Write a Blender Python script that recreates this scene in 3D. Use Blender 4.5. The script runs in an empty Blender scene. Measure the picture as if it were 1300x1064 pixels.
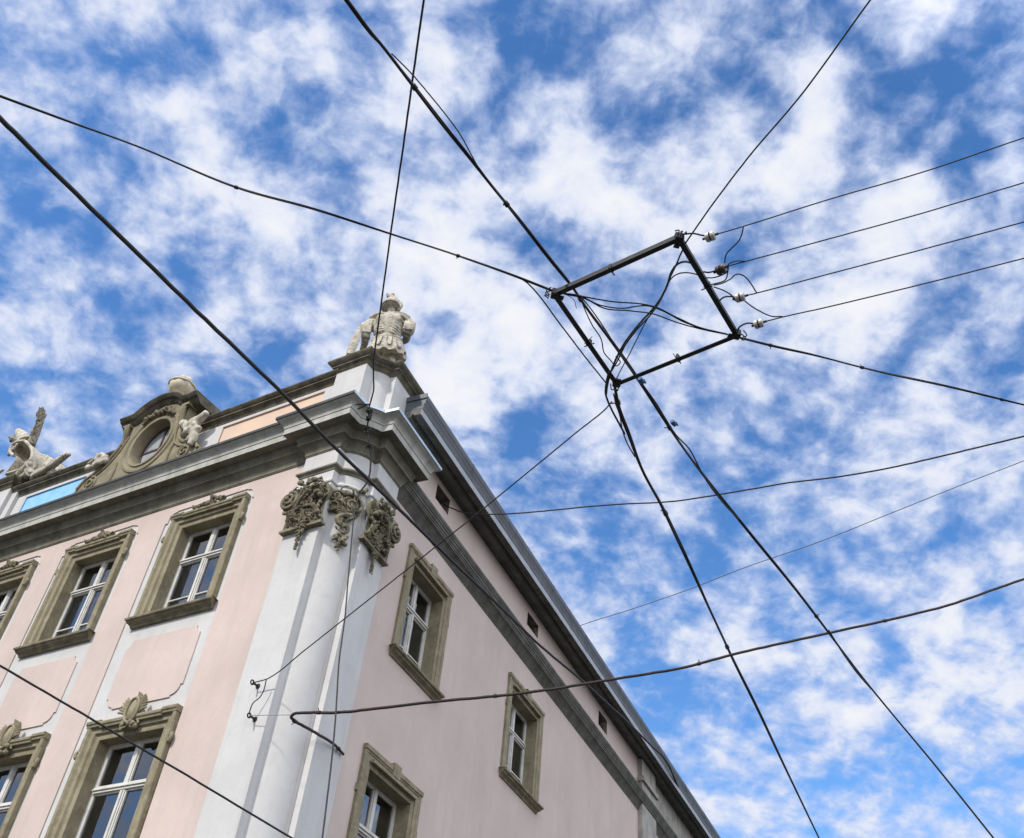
import bpy, bmesh, math, random
from mathutils import Vector, Matrix
random.seed(7)
C=bpy.context.scene.collection
PI=math.pi
FRAME=[[0.297, 5.912, 8.5], [1.29, 5.117, 8.5], [2.048, 6.149, 8.5], [1.044, 6.981, 8.5]]
TAPES=[[1.265, 6.838, 8.43], [1.699, 7.398, 8.43]]
INS=[([1.551, 5.064, 8.5], [1.588, 5.039, 8.5]), ([1.723, 5.405, 8.5], [1.769, 5.362, 8.5]), ([1.969, 5.697, 8.5], [2.013, 5.671, 8.5]), ([2.217, 5.985, 8.5], [2.258, 5.956, 8.5])]
HOOKS=[[-2.753, 11.846, 7.178], [-2.662, 11.785, 6.721], [-2.067, 11.746, 10.229]]
WIRES=[
 ('thick_cable', 'thickest black cable crossing the sky under the square frame from top to bottom right', 'cable', None, 'cable', 0.0205, [[-7.181, -3.64, 8.726], [-1.565, 3.392, 8.62], [-1.385, 3.627, 8.613], [-1.302, 3.721, 8.615], [-1.085, 3.991, 8.611], [-0.824, 4.321, 8.605], [-0.547, 4.658, 8.603], [-0.328, 4.929, 8.6], [-0.099, 5.205, 8.6], [0.225, 5.607, 8.595], [0.429, 5.856, 8.593], [0.592, 6.077, 8.584], [0.998, 6.602, 8.57], [1.265, 6.965, 8.554], [1.696, 7.576, 8.52], [2.048, 8.051, 8.501], [2.864, 9.068, 8.487], [3.793, 10.209, 8.477], [5.264, 12.085, 8.436], [7.275, 14.544, 8.42], [12.911, 21.56, 8.327]], 2),
 ('slack_strand', 'thin slack strand leaving the thickest cable near the top and rejoining it lower down', 'cable', None, 'cable', 0.0063, [[-1.219, 3.747, 8.56], [-1.079, 3.887, 8.57], [-0.921, 4.066, 8.573], [-0.757, 4.263, 8.572], [-0.654, 4.4, 8.567], [-0.567, 4.544, 8.552], [-0.5, 4.657, 8.54]], None),
 ('slack_strand', 'thin slack strand bowing below the thickest cable just past the blue tape', 'cable', None, 'cable', 0.0092, [[1.251, 6.85, 8.44], [1.472, 7.147, 8.439], [1.609, 7.354, 8.431], [1.759, 7.569, 8.425], [1.945, 7.782, 8.438], [2.181, 8.167, 8.417], [2.422, 8.498, 8.413], [2.75, 8.887, 8.43]], None),
 ('slack_strand', 'thin slack strand beside the thickest cable near its lower right end', 'cable', None, 'cable', 0.0116, [[4.43, 10.947, 8.41], [4.776, 11.444, 8.398], [5.121, 11.908, 8.398], [5.466, 12.332, 8.41]], None),
 ('span_cable', 'two strand span cable from the left corner of the square frame to the left', 'cable', None, 'cable', 0.0141, [[-13.437, 2.702, 9.689], [-4.71, 4.756, 8.9], [-4.144, 4.891, 8.848], [-3.487, 5.044, 8.789], [-2.646, 5.271, 8.685], [-1.942, 5.395, 8.663], [-1.295, 5.528, 8.624], [-0.711, 5.649, 8.588], [-0.117, 5.782, 8.541], [0.268, 5.878, 8.5]], 2),
 ('span_wire', 'thin span wire rising from the upper corner of the square frame to the top edge', 'cable', None, 'cable', 0.008, [[1.348, 5.194, 8.5], [1.431, 4.998, 8.55], [1.495, 4.849, 8.587], [1.721, 4.373, 8.7], [2.026, 3.806, 8.825], [2.344, 3.096, 9.0], [6.203, -4.82, 10.857]], None),
 ('span_cable', 'span cable of two strands running right from the right corner of the square frame', 'cable', None, 'cable', 0.0141, [[2.064, 6.182, 8.5], [2.47, 6.298, 8.559], [2.851, 6.401, 8.62], [3.288, 6.53, 8.681], [3.737, 6.657, 8.747], [4.385, 6.83, 8.854], [5.361, 7.105, 9.0], [13.941, 9.473, 10.334]], 2),
 ('span_cable', 'black span cable from the lower corner of the square frame to the bottom edge', 'cable', None, 'cable', 0.0255, [[1.024, 7.008, 8.5], [1.112, 7.307, 8.497], [1.288, 7.722, 8.506], [1.535, 8.307, 8.52], [1.851, 8.904, 8.558], [2.197, 9.608, 8.592], [2.545, 10.328, 8.625], [3.033, 11.348, 8.668], [3.581, 12.483, 8.719], [4.311, 13.946, 8.794], [5.429, 16.247, 8.9], [9.393, 24.318, 9.288]], 2),
 ('drop_strand', 'thin strand beside the top of the cable under the lower frame corner', 'cable', None, 'cable', 0.0083, [[1.038, 7.145, 8.5], [1.086, 7.296, 8.504], [1.155, 7.475, 8.512], [1.214, 7.682, 8.516], [1.3, 7.898, 8.526], [1.428, 8.143, 8.55]], None),
 ('drop_strand', 'looping strand left of the lower corner of the square frame', 'cable', None, 'cable', 0.0121, [[0.936, 6.79, 8.45], [0.934, 6.937, 8.45], [0.952, 7.106, 8.45], [0.994, 7.222, 8.454], [1.067, 7.379, 8.466], [1.15, 7.542, 8.482], [1.248, 7.734, 8.5]], None),
 ('branch_wire', 'thin wire running parallel to the lower left bar of the square frame just outside it', 'cable', None, 'cable', 0.0083, [[-0.027, 5.806, 8.53], [0.048, 5.87, 8.541], [0.394, 6.309, 8.525], [0.675, 6.673, 8.51], [0.945, 7.01, 8.5]], None),
 ('facade_cable', 'thick black cable from the left edge crossing the corner and following the right eave', 'cable', None, 'cable', 0.0278, [[-7.372, -0.364, 7.931], [-4.749, 4.953, 8.857], [-4.501, 5.465, 8.943], [-3.92, 6.634, 9.15], [-3.457, 7.566, 9.315], [-2.802, 8.864, 9.552], [-2.182, 10.16, 9.763], [-1.495, 11.526, 10.011], [-0.924, 12.681, 10.214], [-0.461, 13.611, 10.379], [0.036, 14.592, 10.56], [0.556, 15.636, 10.746], [1.116, 16.757, 10.946], [1.586, 17.639, 11.128], [2.16, 18.702, 11.353], [2.731, 19.813, 11.564], [3.653, 21.606, 11.906], [4.422, 23.154, 12.18], [5.042, 24.402, 12.401], [5.711, 26.067, 12.44]], None),
 ('low_wire', 'dark wire cutting across the lower left window at the bottom left', 'cable', None, 'cable', 0.0081, [[-7.716, 2.299, 5.235], [-2.921, 5.77, 4.256], [-2.679, 5.945, 4.207], [-2.439, 6.119, 4.158], [-2.172, 6.315, 4.101], [-1.897, 6.513, 4.045], [-1.348, 6.919, 3.927], [1.832, 9.25, 3.254]], None),
 ('tie_wire', 'thin near vertical wire from the top of the sky past the statue to the cornice', 'cable', None, 'cable', 0.0131, [[-0.211, -3.636, 9.324], [-1.247, 4.209, 10.496], [-1.356, 5.033, 10.619], [-1.483, 5.998, 10.763], [-1.657, 7.295, 10.956], [-1.826, 8.598, 11.151], [-1.94, 9.487, 11.284], [-2.0, 9.951, 11.353], [-2.025, 10.338, 11.411], [-2.041, 10.742, 11.473], [-2.08, 10.957, 11.506], [-2.128, 11.181, 11.541]], None),
 ('knot_wire', 'knotted wire running from the corner cornice edge down to the hook on the middle capital', 'cable', None, 'cable', 0.0154, [[-2.131, 11.164, 11.558], [-2.112, 11.206, 11.452], [-2.105, 11.249, 11.345], [-2.098, 11.319, 11.168], [-2.014, 11.392, 10.944], [-1.958, 11.476, 10.699], [-1.946, 11.562, 10.453], [-1.983, 11.601, 10.33], [-2.036, 11.625, 10.238]], None),
 ('drop_wire', 'thin wire falling from the middle capital in front of the corner pilasters', 'cable', None, 'cable', 0.0112, [[-2.04, 11.634, 10.229], [-2.04, 11.59, 10.051], [-2.02, 11.52, 9.762], [-1.918, 11.34, 9.007], [-1.834, 11.202, 8.43], [-1.742, 11.053, 7.806], [-1.678, 10.913, 7.218], [-1.543, 10.716, 6.396], [-1.48, 10.616, 5.977], [-1.452, 10.564, 5.758], [-1.385, 10.426, 5.18], [-1.043, 9.735, 2.28]], None),
 ('bridle_wire', 'thin wire from the lower frame corner to the hook on the left corner pilaster', 'cable', None, 'cable', 0.0084, [[1.04, 7.263, 8.5], [0.975, 7.367, 8.463], [0.751, 7.632, 8.383], [0.573, 7.849, 8.317], [0.204, 8.296, 8.18], [-0.01, 8.556, 8.101], [-0.261, 8.859, 8.009], [-0.711, 9.39, 7.85], [-0.957, 9.682, 7.763], [-1.711, 10.571, 7.498], [-2.159, 11.1, 7.341], [-2.599, 11.611, 7.19], [-2.812, 11.765, 7.178]], None),
 ('bridle_loop', 'short slack loop between the two hooks on the left corner pilaster', 'cable', None, 'cable', 0.0083, [[-2.624, 11.615, 7.168], [-2.625, 11.649, 7.048], [-2.654, 11.671, 6.96], [-2.72, 11.681, 6.874], [-2.734, 11.698, 6.808], [-2.738, 11.716, 6.745]], None),
 ('steel_tie', 'fine pale steel tie from the lower pilaster hook to the bend of the brown cable', 'cable', None, 'steel', 0.0057, [[-2.722, 11.705, 6.726], [-2.523, 11.562, 6.689], [-2.135, 11.289, 6.614]], None),
 ('vent_wire', 'sagging wire coming out of the first attic vent and crossing the sky rightward', 'cable', None, 'cable', 0.0134, [[-0.957, 14.036, 11.969], [-0.776, 13.99, 11.857], [-0.557, 13.916, 11.748], [0.125, 13.554, 11.556], [0.894, 13.083, 11.395], [1.502, 12.698, 11.278], [1.971, 12.412, 11.179], [2.647, 12.013, 11.025], [3.177, 11.657, 10.939], [3.783, 11.234, 10.854], [4.17, 10.961, 10.801], [4.734, 10.596, 10.7], [5.353, 10.161, 10.615], [5.933, 9.716, 10.563], [6.708, 9.11, 10.5], [13.807, 3.61, 9.898]], None),
 ('faint_wire', 'faintest pale grey wire leaving the roof edge toward the right edge of the sky', 'cable', None, 'faint', 0.0095, [[2.055, 20.443, 13.524], [2.31, 20.264, 13.579], [3.319, 19.632, 13.738], [4.453, 18.893, 13.939], [5.694, 18.031, 14.201], [7.042, 17.153, 14.44], [8.32, 16.247, 14.724], [9.544, 15.38, 14.997], [10.593, 14.651, 15.219], [17.845, 9.559, 16.796]], None),
 ('wrapped_cable', 'brown wrapped cable from the right edge bending back at the corner pilaster', 'cable', None, 'brown', 0.0204, [[15.78, 11.538, 13.933], [7.685, 11.53, 10.0], [7.16, 11.53, 9.744], [6.459, 11.528, 9.404], [5.778, 11.494, 9.118], [4.648, 11.417, 8.671], [4.022, 11.373, 8.424], [3.252, 11.324, 8.114], [2.619, 11.297, 7.842], [1.697, 11.204, 7.515], [0.912, 11.122, 7.239], [0.343, 11.05, 7.055], [-0.394, 10.941, 6.836], [-1.1, 10.845, 6.615], [-1.528, 10.786, 6.482], [-1.943, 10.995, 6.526], [-2.075, 11.071, 6.531], [-2.108, 11.122, 6.513], [-2.07, 11.181, 6.494], [-1.981, 11.257, 6.487], [-1.838, 11.724, 6.596], [-1.692, 12.227, 6.704], [-1.592, 12.467, 6.701]], None),
 ('tie_strand', 'short twisted tie at the uppermost white insulator', 'cable', None, 'cable', 0.0088, [[1.31, 5.079, 8.5], [1.402, 5.061, 8.511], [1.471, 5.063, 8.503], [1.512, 5.063, 8.5]], None),
 ('line_wire', 'thin line wire running right from the uppermost white insulator', 'line wire', 'four line wires running right from the frame', 'cable', 0.0066, [[1.588, 5.039, 8.5], [1.802, 4.952, 8.538], [2.465, 4.67, 8.666], [3.184, 4.379, 8.791], [3.934, 4.045, 8.95], [12.086, 0.574, 10.529]], None),
 ('tie_strand', 'short twisted tie at the brown insulator on the frame bar', 'cable', None, 'cable', 0.0091, [[1.579, 5.454, 8.5], [1.62, 5.451, 8.493], [1.679, 5.429, 8.5]], None),
 ('line_wire', 'thin line wire running right from the brown insulator on the frame bar', 'line wire', 'four line wires running right from the frame', 'cable', 0.0068, [[1.769, 5.362, 8.5], [1.93, 5.3, 8.525], [2.579, 5.046, 8.631], [3.32, 4.752, 8.755], [4.096, 4.428, 8.9], [12.322, 1.08, 10.358]], None),
 ('tie_strand', 'short twisted tie at the white insulator between the brown and the lowest one', 'cable', None, 'cable', 0.0094, [[1.786, 5.797, 8.5], [1.825, 5.741, 8.52], [1.877, 5.715, 8.516], [1.923, 5.704, 8.5]], None),
 ('line_wire', 'thin line wire running right from the white insulator between the brown and the lowest one', 'line wire', 'four line wires running right from the frame', 'cable', 0.007, [[2.013, 5.671, 8.5], [2.107, 5.635, 8.513], [2.688, 5.404, 8.604], [3.449, 5.102, 8.722], [4.245, 4.781, 8.85], [12.514, 1.475, 10.156]], None),
 ('tie_strand', 'short twisted tie at the lowest white insulator by the right corner', 'cable', None, 'cable', 0.0096, [[2.045, 6.134, 8.5], [2.06, 6.069, 8.52], [2.12, 6.013, 8.52], [2.172, 5.992, 8.5]], None),
 ('line_wire', 'thin line wire running right from the lowest white insulator by the right corner', 'line wire', 'four line wires running right from the frame', 'cable', 0.0072, [[2.258, 5.956, 8.5], [2.403, 5.897, 8.523], [2.793, 5.751, 8.571], [3.573, 5.448, 8.679], [4.389, 5.122, 8.8], [12.687, 1.848, 9.99]], None),
 ('jumper_wire', 'curved jumper from the uppermost line wire down to the brown insulator', 'cable', None, 'cable', 0.0068, [[1.803, 4.921, 8.5], [1.808, 5.007, 8.495], [1.799, 5.073, 8.494], [1.752, 5.18, 8.503], [1.732, 5.238, 8.505], [1.739, 5.329, 8.5]], None),
 ('jumper_wire', 'curved jumper looping over the right end of the brown insulator to the frame bar', 'cable', None, 'cable', 0.007, [[1.924, 5.287, 8.5], [1.88, 5.301, 8.519], [1.832, 5.323, 8.534], [1.785, 5.368, 8.533], [1.794, 5.439, 8.509], [1.787, 5.506, 8.486], [1.713, 5.564, 8.491], [1.665, 5.593, 8.5]], None),
 ('jumper_wire', 'short jumper below the brown insulator reaching the frame bar', 'cable', None, 'cable', 0.007, [[1.78, 5.359, 8.5], [1.782, 5.405, 8.483], [1.74, 5.449, 8.477], [1.675, 5.494, 8.482], [1.615, 5.518, 8.5]], None),
 ('jumper_wire', 'high arched jumper from the third line wire back to the frame bar', 'cable', None, 'cable', 0.0071, [[2.104, 5.627, 8.5], [2.056, 5.582, 8.541], [1.999, 5.538, 8.581], [1.94, 5.515, 8.6], [1.896, 5.516, 8.596], [1.846, 5.548, 8.558], [1.784, 5.575, 8.524], [1.703, 5.593, 8.5]], None),
 ('jumper_wire', 'straight jumper from the frame bar to the third insulator wire', 'cable', None, 'cable', 0.0071, [[1.707, 5.612, 8.5], [1.798, 5.639, 8.501], [1.883, 5.676, 8.491], [1.936, 5.719, 8.469], [2.015, 5.713, 8.5]], None),
 ('jumper_wire', 'sagging jumper joining the third and fourth line wires', 'cable', None, 'cable', 0.0072, [[2.02, 5.733, 8.5], [2.097, 5.776, 8.485], [2.172, 5.811, 8.477], [2.247, 5.84, 8.473], [2.308, 5.857, 8.476], [2.403, 5.864, 8.5]], None),
 ('bundle_wire', 'upper wire of the sagging bundle crossing inside the square frame', 'cable', None, 'cable', 0.0081, [[0.38, 5.893, 8.5], [0.483, 5.902, 8.508], [0.575, 5.916, 8.51], [0.851, 5.947, 8.525], [1.126, 5.962, 8.557], [1.267, 5.985, 8.557], [1.462, 6.049, 8.526], [1.681, 6.113, 8.499], [1.956, 6.158, 8.5]], None),
 ('bundle_wire', 'middle wire of the sagging bundle crossing inside the square frame', 'cable', None, 'cable', 0.0074, [[0.381, 5.899, 8.5], [0.553, 5.92, 8.507], [0.719, 5.97, 8.484], [0.927, 5.991, 8.497], [1.174, 5.975, 8.557], [1.366, 6.022, 8.541], [1.513, 6.075, 8.513], [1.706, 6.121, 8.498], [1.968, 6.163, 8.5]], None),
 ('bundle_wire', 'lowest wire of the sagging bundle crossing inside the square frame', 'cable', None, 'cable', 0.0074, [[0.382, 5.905, 8.5], [0.577, 5.932, 8.505], [0.768, 5.995, 8.473], [0.998, 6.01, 8.496], [1.229, 6.03, 8.515], [1.468, 6.085, 8.498], [1.707, 6.129, 8.493], [1.981, 6.167, 8.5]], None),
 ('bundle_wire', 'thickest wire arching from the right bar to the lower corner inside the square frame', 'cable', None, 'cable', 0.0119, [[1.523, 5.445, 8.5], [1.482, 5.44, 8.579], [1.417, 5.466, 8.627], [1.362, 5.517, 8.645], [1.327, 5.609, 8.639], [1.316, 5.758, 8.62], [1.265, 5.969, 8.6], [1.167, 6.188, 8.593], [1.084, 6.385, 8.585], [1.021, 6.579, 8.571], [0.975, 6.815, 8.546], [0.96, 7.019, 8.521], [0.965, 7.176, 8.5]], None),
 ('bundle_wire', 'lower arching wire from the right bar joining the thickest inner wire', 'cable', None, 'cable', 0.0072, [[1.598, 5.538, 8.5], [1.555, 5.531, 8.538], [1.451, 5.551, 8.581], [1.371, 5.59, 8.59], [1.325, 5.643, 8.576], [1.3, 5.732, 8.539], [1.264, 5.83, 8.5]], None),
 ('bundle_wire', 'straight thin wire dropping from the upper frame corner to the inner bundle', 'cable', None, 'cable', 0.0088, [[1.353, 5.223, 8.5], [1.339, 5.292, 8.499], [1.329, 5.379, 8.496], [1.297, 5.57, 8.491], [1.274, 5.77, 8.484], [1.213, 6.005, 8.485], [1.125, 6.217, 8.498], [1.047, 6.444, 8.504], [0.998, 6.697, 8.5], [0.958, 6.858, 8.5]], None),
 ('bundle_wire', 'rightmost thin wire of the inner bundle ending at the lower corner', 'cable', None, 'cable', 0.0061, [[1.252, 5.907, 8.5], [1.194, 6.088, 8.506], [1.139, 6.364, 8.504], [1.097, 6.598, 8.502], [1.059, 6.774, 8.502], [1.031, 6.933, 8.5]], None),
 ('bundle_wire', 'left thin wire of the inner bundle near the lower corner', 'cable', None, 'cable', 0.0069, [[1.202, 6.005, 8.5], [1.13, 6.18, 8.51], [1.059, 6.402, 8.514], [1.003, 6.609, 8.514], [0.977, 6.746, 8.511], [0.955, 6.883, 8.508], [0.96, 7.033, 8.5]], None),
 ('bundle_wire', 'slack wire hanging beside the thickest cable inside the frame', 'cable', None, 'cable', 0.0067, [[0.541, 5.899, 8.45], [0.588, 5.993, 8.429], [0.679, 6.149, 8.398], [0.788, 6.298, 8.375], [0.837, 6.434, 8.34], [0.907, 6.513, 8.333], [0.977, 6.581, 8.33], [1.015, 6.576, 8.381], [0.969, 6.569, 8.45]], None),
 ('bundle_wire', 'second slack wire close beside the thickest cable inside the frame', 'cable', None, 'cable', 0.0067, [[0.535, 5.844, 8.42], [0.656, 5.995, 8.426], [0.785, 6.174, 8.426], [0.889, 6.328, 8.423], [0.982, 6.471, 8.419], [1.076, 6.616, 8.415], [1.198, 6.77, 8.42]], None),
 ('loose_end', 'short curly wire end at the left corner of the square frame', 'cable', None, 'cable', 0.0037, [[0.358, 5.896, 8.5], [0.442, 5.943, 8.518], [0.489, 5.986, 8.517], [0.516, 6.052, 8.5], [0.521, 6.057, 8.5]], None),
]
BLOBS=[[-0.407, 0.463, 0.787, 0.075, -0.2], [-0.293, 0.432, 0.853, 0.059, -0.1], [-0.439, 0.586, 0.681, 0.096, -0.14], [-0.382, 0.616, 0.689, 0.074, -0.1], [-0.414, 0.695, 0.588, 0.098, -0.2], [-0.453, 0.655, 0.604, 0.059, -0.14], [-0.374, 0.679, 0.631, 0.063, -0.1], [-0.256, 0.517, 0.817, 0.067, -0.12], [-0.091, 0.461, 0.883, 0.063, -0.12], [-0.049, 0.526, 0.849, 0.053, -0.1], [0.003, 0.473, 0.881, 0.075, -0.14], [0.045, 0.446, 0.894, 0.079, -0.18], [0.162, 0.425, 0.89, 0.065, -0.14], [0.224, 0.442, 0.869, 0.048, -0.1], [0.26, 0.412, 0.873, 0.072, -0.2], [0.301, 0.437, 0.848, 0.076, -0.22], [0.353, 0.432, 0.83, 0.073, -0.2], [0.407, 0.44, 0.801, 0.051, -0.16], [0.164, 0.495, 0.853, 0.045, -0.12], [0.143, 0.57, 0.809, 0.046, -0.12], [-0.195, 0.656, 0.729, 0.064, -0.16], [-0.148, 0.634, 0.759, 0.053, -0.1], [0.131, 0.634, 0.762, 0.07, -0.12], [0.039, 0.757, 0.653, 0.072, -0.16], [0.004, 0.786, 0.619, 0.066, -0.12], [0.079, 0.802, 0.592, 0.101, -0.24], [0.137, 0.811, 0.568, 0.082, -0.16], [0.01, 0.818, 0.574, 0.06, -0.1], [0.406, 0.573, 0.712, 0.049, -0.14], [0.361, 0.618, 0.698, 0.067, -0.12], [0.261, 0.689, 0.676, 0.072, -0.2], [0.253, 0.732, 0.633, 0.067, -0.18], [0.328, 0.776, 0.539, 0.084, -0.14], [0.369, 0.782, 0.502, 0.071, -0.1], [0.213, 0.795, 0.568, 0.068, -0.12], [0.126, 0.839, 0.529, 0.087, -0.18], [0.186, 0.872, 0.452, 0.1, -0.22], [0.244, 0.864, 0.44, 0.065, -0.1], [0.311, 0.823, 0.476, 0.048, -0.12], [0.352, 0.839, 0.415, 0.051, -0.12], [0.434, 0.792, 0.429, 0.043, -0.12], [0.215, 0.403, 0.89, 0.094, -0.06], [-0.185, 0.502, 0.845, 0.103, 0.1], [0.014, 0.553, 0.833, 0.129, 0.14], [0.132, 0.508, 0.851, 0.079, 0.08], [0.247, 0.478, 0.843, 0.09, 0.22], [0.303, 0.508, 0.806, 0.123, 0.18], [0.192, 0.541, 0.819, 0.078, 0.1], [0.37, 0.497, 0.785, 0.078, 0.14], [-0.03, 0.684, 0.729, 0.133, 0.16], [-0.095, 0.627, 0.774, 0.108, 0.12], [0.052, 0.694, 0.718, 0.108, 0.12], [-0.03, 0.735, 0.677, 0.109, 0.14], [0.103, 0.754, 0.649, 0.083, 0.12], [0.315, 0.596, 0.739, 0.079, 0.14], [0.274, 0.655, 0.704, 0.077, 0.08], [0.389, 0.796, 0.464, 0.108, 0.14], [0.454, 0.769, 0.45, 0.101, 0.14], [0.424, 0.758, 0.495, 0.077, 0.1], [0.346, 0.84, 0.418, 0.061, 0.05], [0.359, 0.744, 0.563, 0.082, 0.1], [0.402, 0.665, 0.63, 0.089, 0.12], [0.321, 0.716, 0.621, 0.075, 0.1], [-0.323, 0.546, 0.773, 0.098, 0.08], [-0.278, 0.485, 0.829, 0.088, 0.08], [-0.263, 0.605, 0.752, 0.091, 0.08], [0.332, 0.376, 0.865, 0.086, 0.1], [0.455, 0.685, 0.57, 0.066, 0.08], [0.099, 0.775, 0.624, 0.059, 0.08], [-0.464, 0.43, 0.775, 0.047, 0.08], [-0.0, 0.845, 0.534, 0.071, -0.1], [-0.275, 0.679, 0.681, 0.068, 0.04], [-0.329, 0.723, 0.607, 0.065, -0.03], [-0.109, 0.43, 0.896, 0.068, -0.06], [-0.357, 0.513, 0.781, 0.085, 0.05]]
SKYV=1.85; SKYS=1.24; SKYH=0.504; BAMP=.53; BNEG=.26; CLO=.368; CHI=.612; CV=8.2; EXPO=0.3; SUNE=3.0; BACKB=1.45

# ---------------------------------------------------------------- frames of the two facades
C2=Vector((-2.1504,11.4430,0))
Ld=Vector((-0.83126416,0.55587759,0)); nL=Vector((-0.55587759,-0.83126416,0))
Rd=Vector((0.45586515,0.89004885,0));  nR=Vector((0.89004885,-0.45586515,0))
Z=Vector((0,0,1))
def FL(u,w,z): return Ld*u+nL*w+Z*z
def FR(v,w,z): return Rd*v+nR*w+Z*z
# ---------------------------------------------------------------- materials
def newmat(name):
    m=bpy.data.materials.new(name); m.use_nodes=True
    nt=m.node_tree; b=nt.nodes['Principled BSDF']; return m,nt,b
def mat(name,col,col2=None,rough=.8,scale=1.5,detail=6,lo=.35,hi=.7,bump=.15,bscale=40,streak=None,metal=0,spec=.3,fine=None):
    m,nt,b=newmat(name); N=nt.nodes; L=nt.links
    b.inputs['Roughness'].default_value=rough; b.inputs['Metallic'].default_value=metal
    b.inputs['Specular IOR Level'].default_value=spec
    tc=N.new('ShaderNodeTexCoord'); src=tc.outputs['Object']
    c=None
    if col2 is None: col2=tuple(x*.85 for x in col)
    n=N.new('ShaderNodeTexNoise'); n.inputs['Scale'].default_value=scale; n.inputs['Detail'].default_value=detail; n.inputs['Roughness'].default_value=.62
    L.new(src,n.inputs['Vector'])
    mr=N.new('ShaderNodeMapRange'); mr.inputs[1].default_value=lo; mr.inputs[2].default_value=hi; L.new(n.outputs['Fac'],mr.inputs[0])
    mx=N.new('ShaderNodeMix'); mx.data_type='RGBA'; L.new(mr.outputs[0],mx.inputs['Factor'])
    mx.inputs['A'].default_value=(*col,1); mx.inputs['B'].default_value=(*col2,1); c=mx.outputs['Result']
    if streak:
        scol,amt=streak
        mp=N.new('ShaderNodeMapping'); mp.inputs['Scale'].default_value=(7,7,.55); L.new(src,mp.inputs['Vector'])
        n2=N.new('ShaderNodeTexNoise'); n2.inputs['Scale'].default_value=1; n2.inputs['Detail'].default_value=5; L.new(mp.outputs[0],n2.inputs['Vector'])
        m2=N.new('ShaderNodeMapRange'); m2.inputs[1].default_value=.5; m2.inputs[2].default_value=.78; m2.inputs[4].default_value=amt; L.new(n2.outputs['Fac'],m2.inputs[0])
        x2=N.new('ShaderNodeMix'); x2.data_type='RGBA'; L.new(m2.outputs[0],x2.inputs['Factor']); L.new(c,x2.inputs['A']); x2.inputs['B'].default_value=(*scol,1); c=x2.outputs['Result']
    if fine:
        fcol,fs,fa=fine
        n4=N.new('ShaderNodeTexNoise'); n4.inputs['Scale'].default_value=fs; n4.inputs['Detail'].default_value=4; L.new(src,n4.inputs['Vector'])
        m4=N.new('ShaderNodeMapRange'); m4.inputs[1].default_value=.52; m4.inputs[2].default_value=.68; m4.inputs[4].default_value=fa; L.new(n4.outputs['Fac'],m4.inputs[0])
        x4=N.new('ShaderNodeMix'); x4.data_type='RGBA'; L.new(m4.outputs[0],x4.inputs['Factor']); L.new(c,x4.inputs['A']); x4.inputs['B'].default_value=(*fcol,1); c=x4.outputs['Result']
    L.new(c,b.inputs['Base Color'])
    if bump:
        n3=N.new('ShaderNodeTexNoise'); n3.inputs['Scale'].default_value=bscale; n3.inputs['Detail'].default_value=6; n3.inputs['Roughness'].default_value=.7; L.new(src,n3.inputs['Vector'])
        bp=N.new('ShaderNodeBump'); bp.inputs['Strength'].default_value=bump; bp.inputs['Distance'].default_value=.03; L.new(n3.outputs['Fac'],bp.inputs['Height']); L.new(bp.outputs[0],b.inputs['Normal'])
    return m
M={}
M['pink']=mat('pink_plaster',(.578,.478,.425),(.49,.402,.355),.92,.9,9,.34,.68,.2,50,((.43,.365,.325),.34),fine=((.50,.42,.375),7,.35))
M['white']=mat('white_plaster',(.56,.552,.53),(.485,.475,.455),.9,1.2,9,.34,.68,.16,45,((.40,.39,.365),.45),fine=((.44,.43,.41),8,.25))
M['cornice']=mat('grey_painted_stone',(.45,.445,.40),(.33,.325,.28),.85,3,8,.38,.66,.25,30,((.17,.165,.135),.55))
M['bed']=mat('bare_grey_olive_stone',(.21,.197,.15),(.12,.11,.08),.88,3.5,8,.36,.66,.35,30,((.08,.072,.05),.5))  # darker olive grey for bed mould, soffit and crown moulding
M['string']=mat('sooty_grey_stone',(.135,.13,.11),(.075,.072,.06),.88,3.5,8,.36,.66,.35,30,((.05,.048,.04),.5))  # moulding stone darkened in colour for the shade on the right facade
M['oldzinc']=mat('blackened_zinc',(.06,.065,.065),(.035,.037,.036),.6,4,5,.35,.7,.05,20,None,metal=.2)
M['capstone']=mat('weathered_capstone',(.17,.15,.105),(.075,.066,.045),.9,5,8,.35,.62,.5,25,((.05,.046,.035),.6))
M['olive']=mat('olive_sandstone',(.29,.253,.165),(.19,.164,.103),.88,4,8,.36,.66,.4,35,((.12,.10,.06),.4),fine=((.40,.36,.25),14,.35))
M['olive_dark']=mat('olive_stucco',(.255,.228,.155),(.115,.10,.064),.88,7,8,.36,.62,.5,40,None)
M['dormer']=mat('dormer_sandstone',(.27,.235,.155),(.185,.16,.10),.88,4,8,.36,.66,.4,35,((.1,.09,.06),.4))
M['sillstone']=mat('sill_stone',(.25,.22,.14),(.13,.115,.075),.88,6,8,.36,.62,.4,35,((.07,.06,.045),.5))
M['lime']=mat('pale_limestone',(.58,.535,.44),(.37,.335,.26),.9,7,8,.38,.66,.6,35,((.13,.118,.09),.6),fine=((.17,.155,.115),16,.7))
M['zinc']=mat('zinc_sheet',(.42,.50,.55),(.33,.39,.43),.42,4,5,.35,.7,.04,20,None,metal=.55,spec=.5)
M['gutter']=mat('dark_grey_gutter',(.105,.115,.12),(.065,.07,.075),.55,3,6,.35,.7,.08,20,None,metal=.2,spec=.4)
M['fascia']=mat('pale_zinc_fascia',(.36,.38,.39),(.26,.28,.29),.5,3,6,.35,.7,.08,20,None,metal=.2,spec=.4)
M['eave']=mat('grey_eave_boards',(.16,.155,.14),(.09,.088,.078),.85,3,7,.35,.65,.25,25,None)
M['roof']=mat('dark_roof_sheet',(.07,.065,.06),(.04,.038,.036),.7,2,6,.35,.65,.2,12,None)
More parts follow.
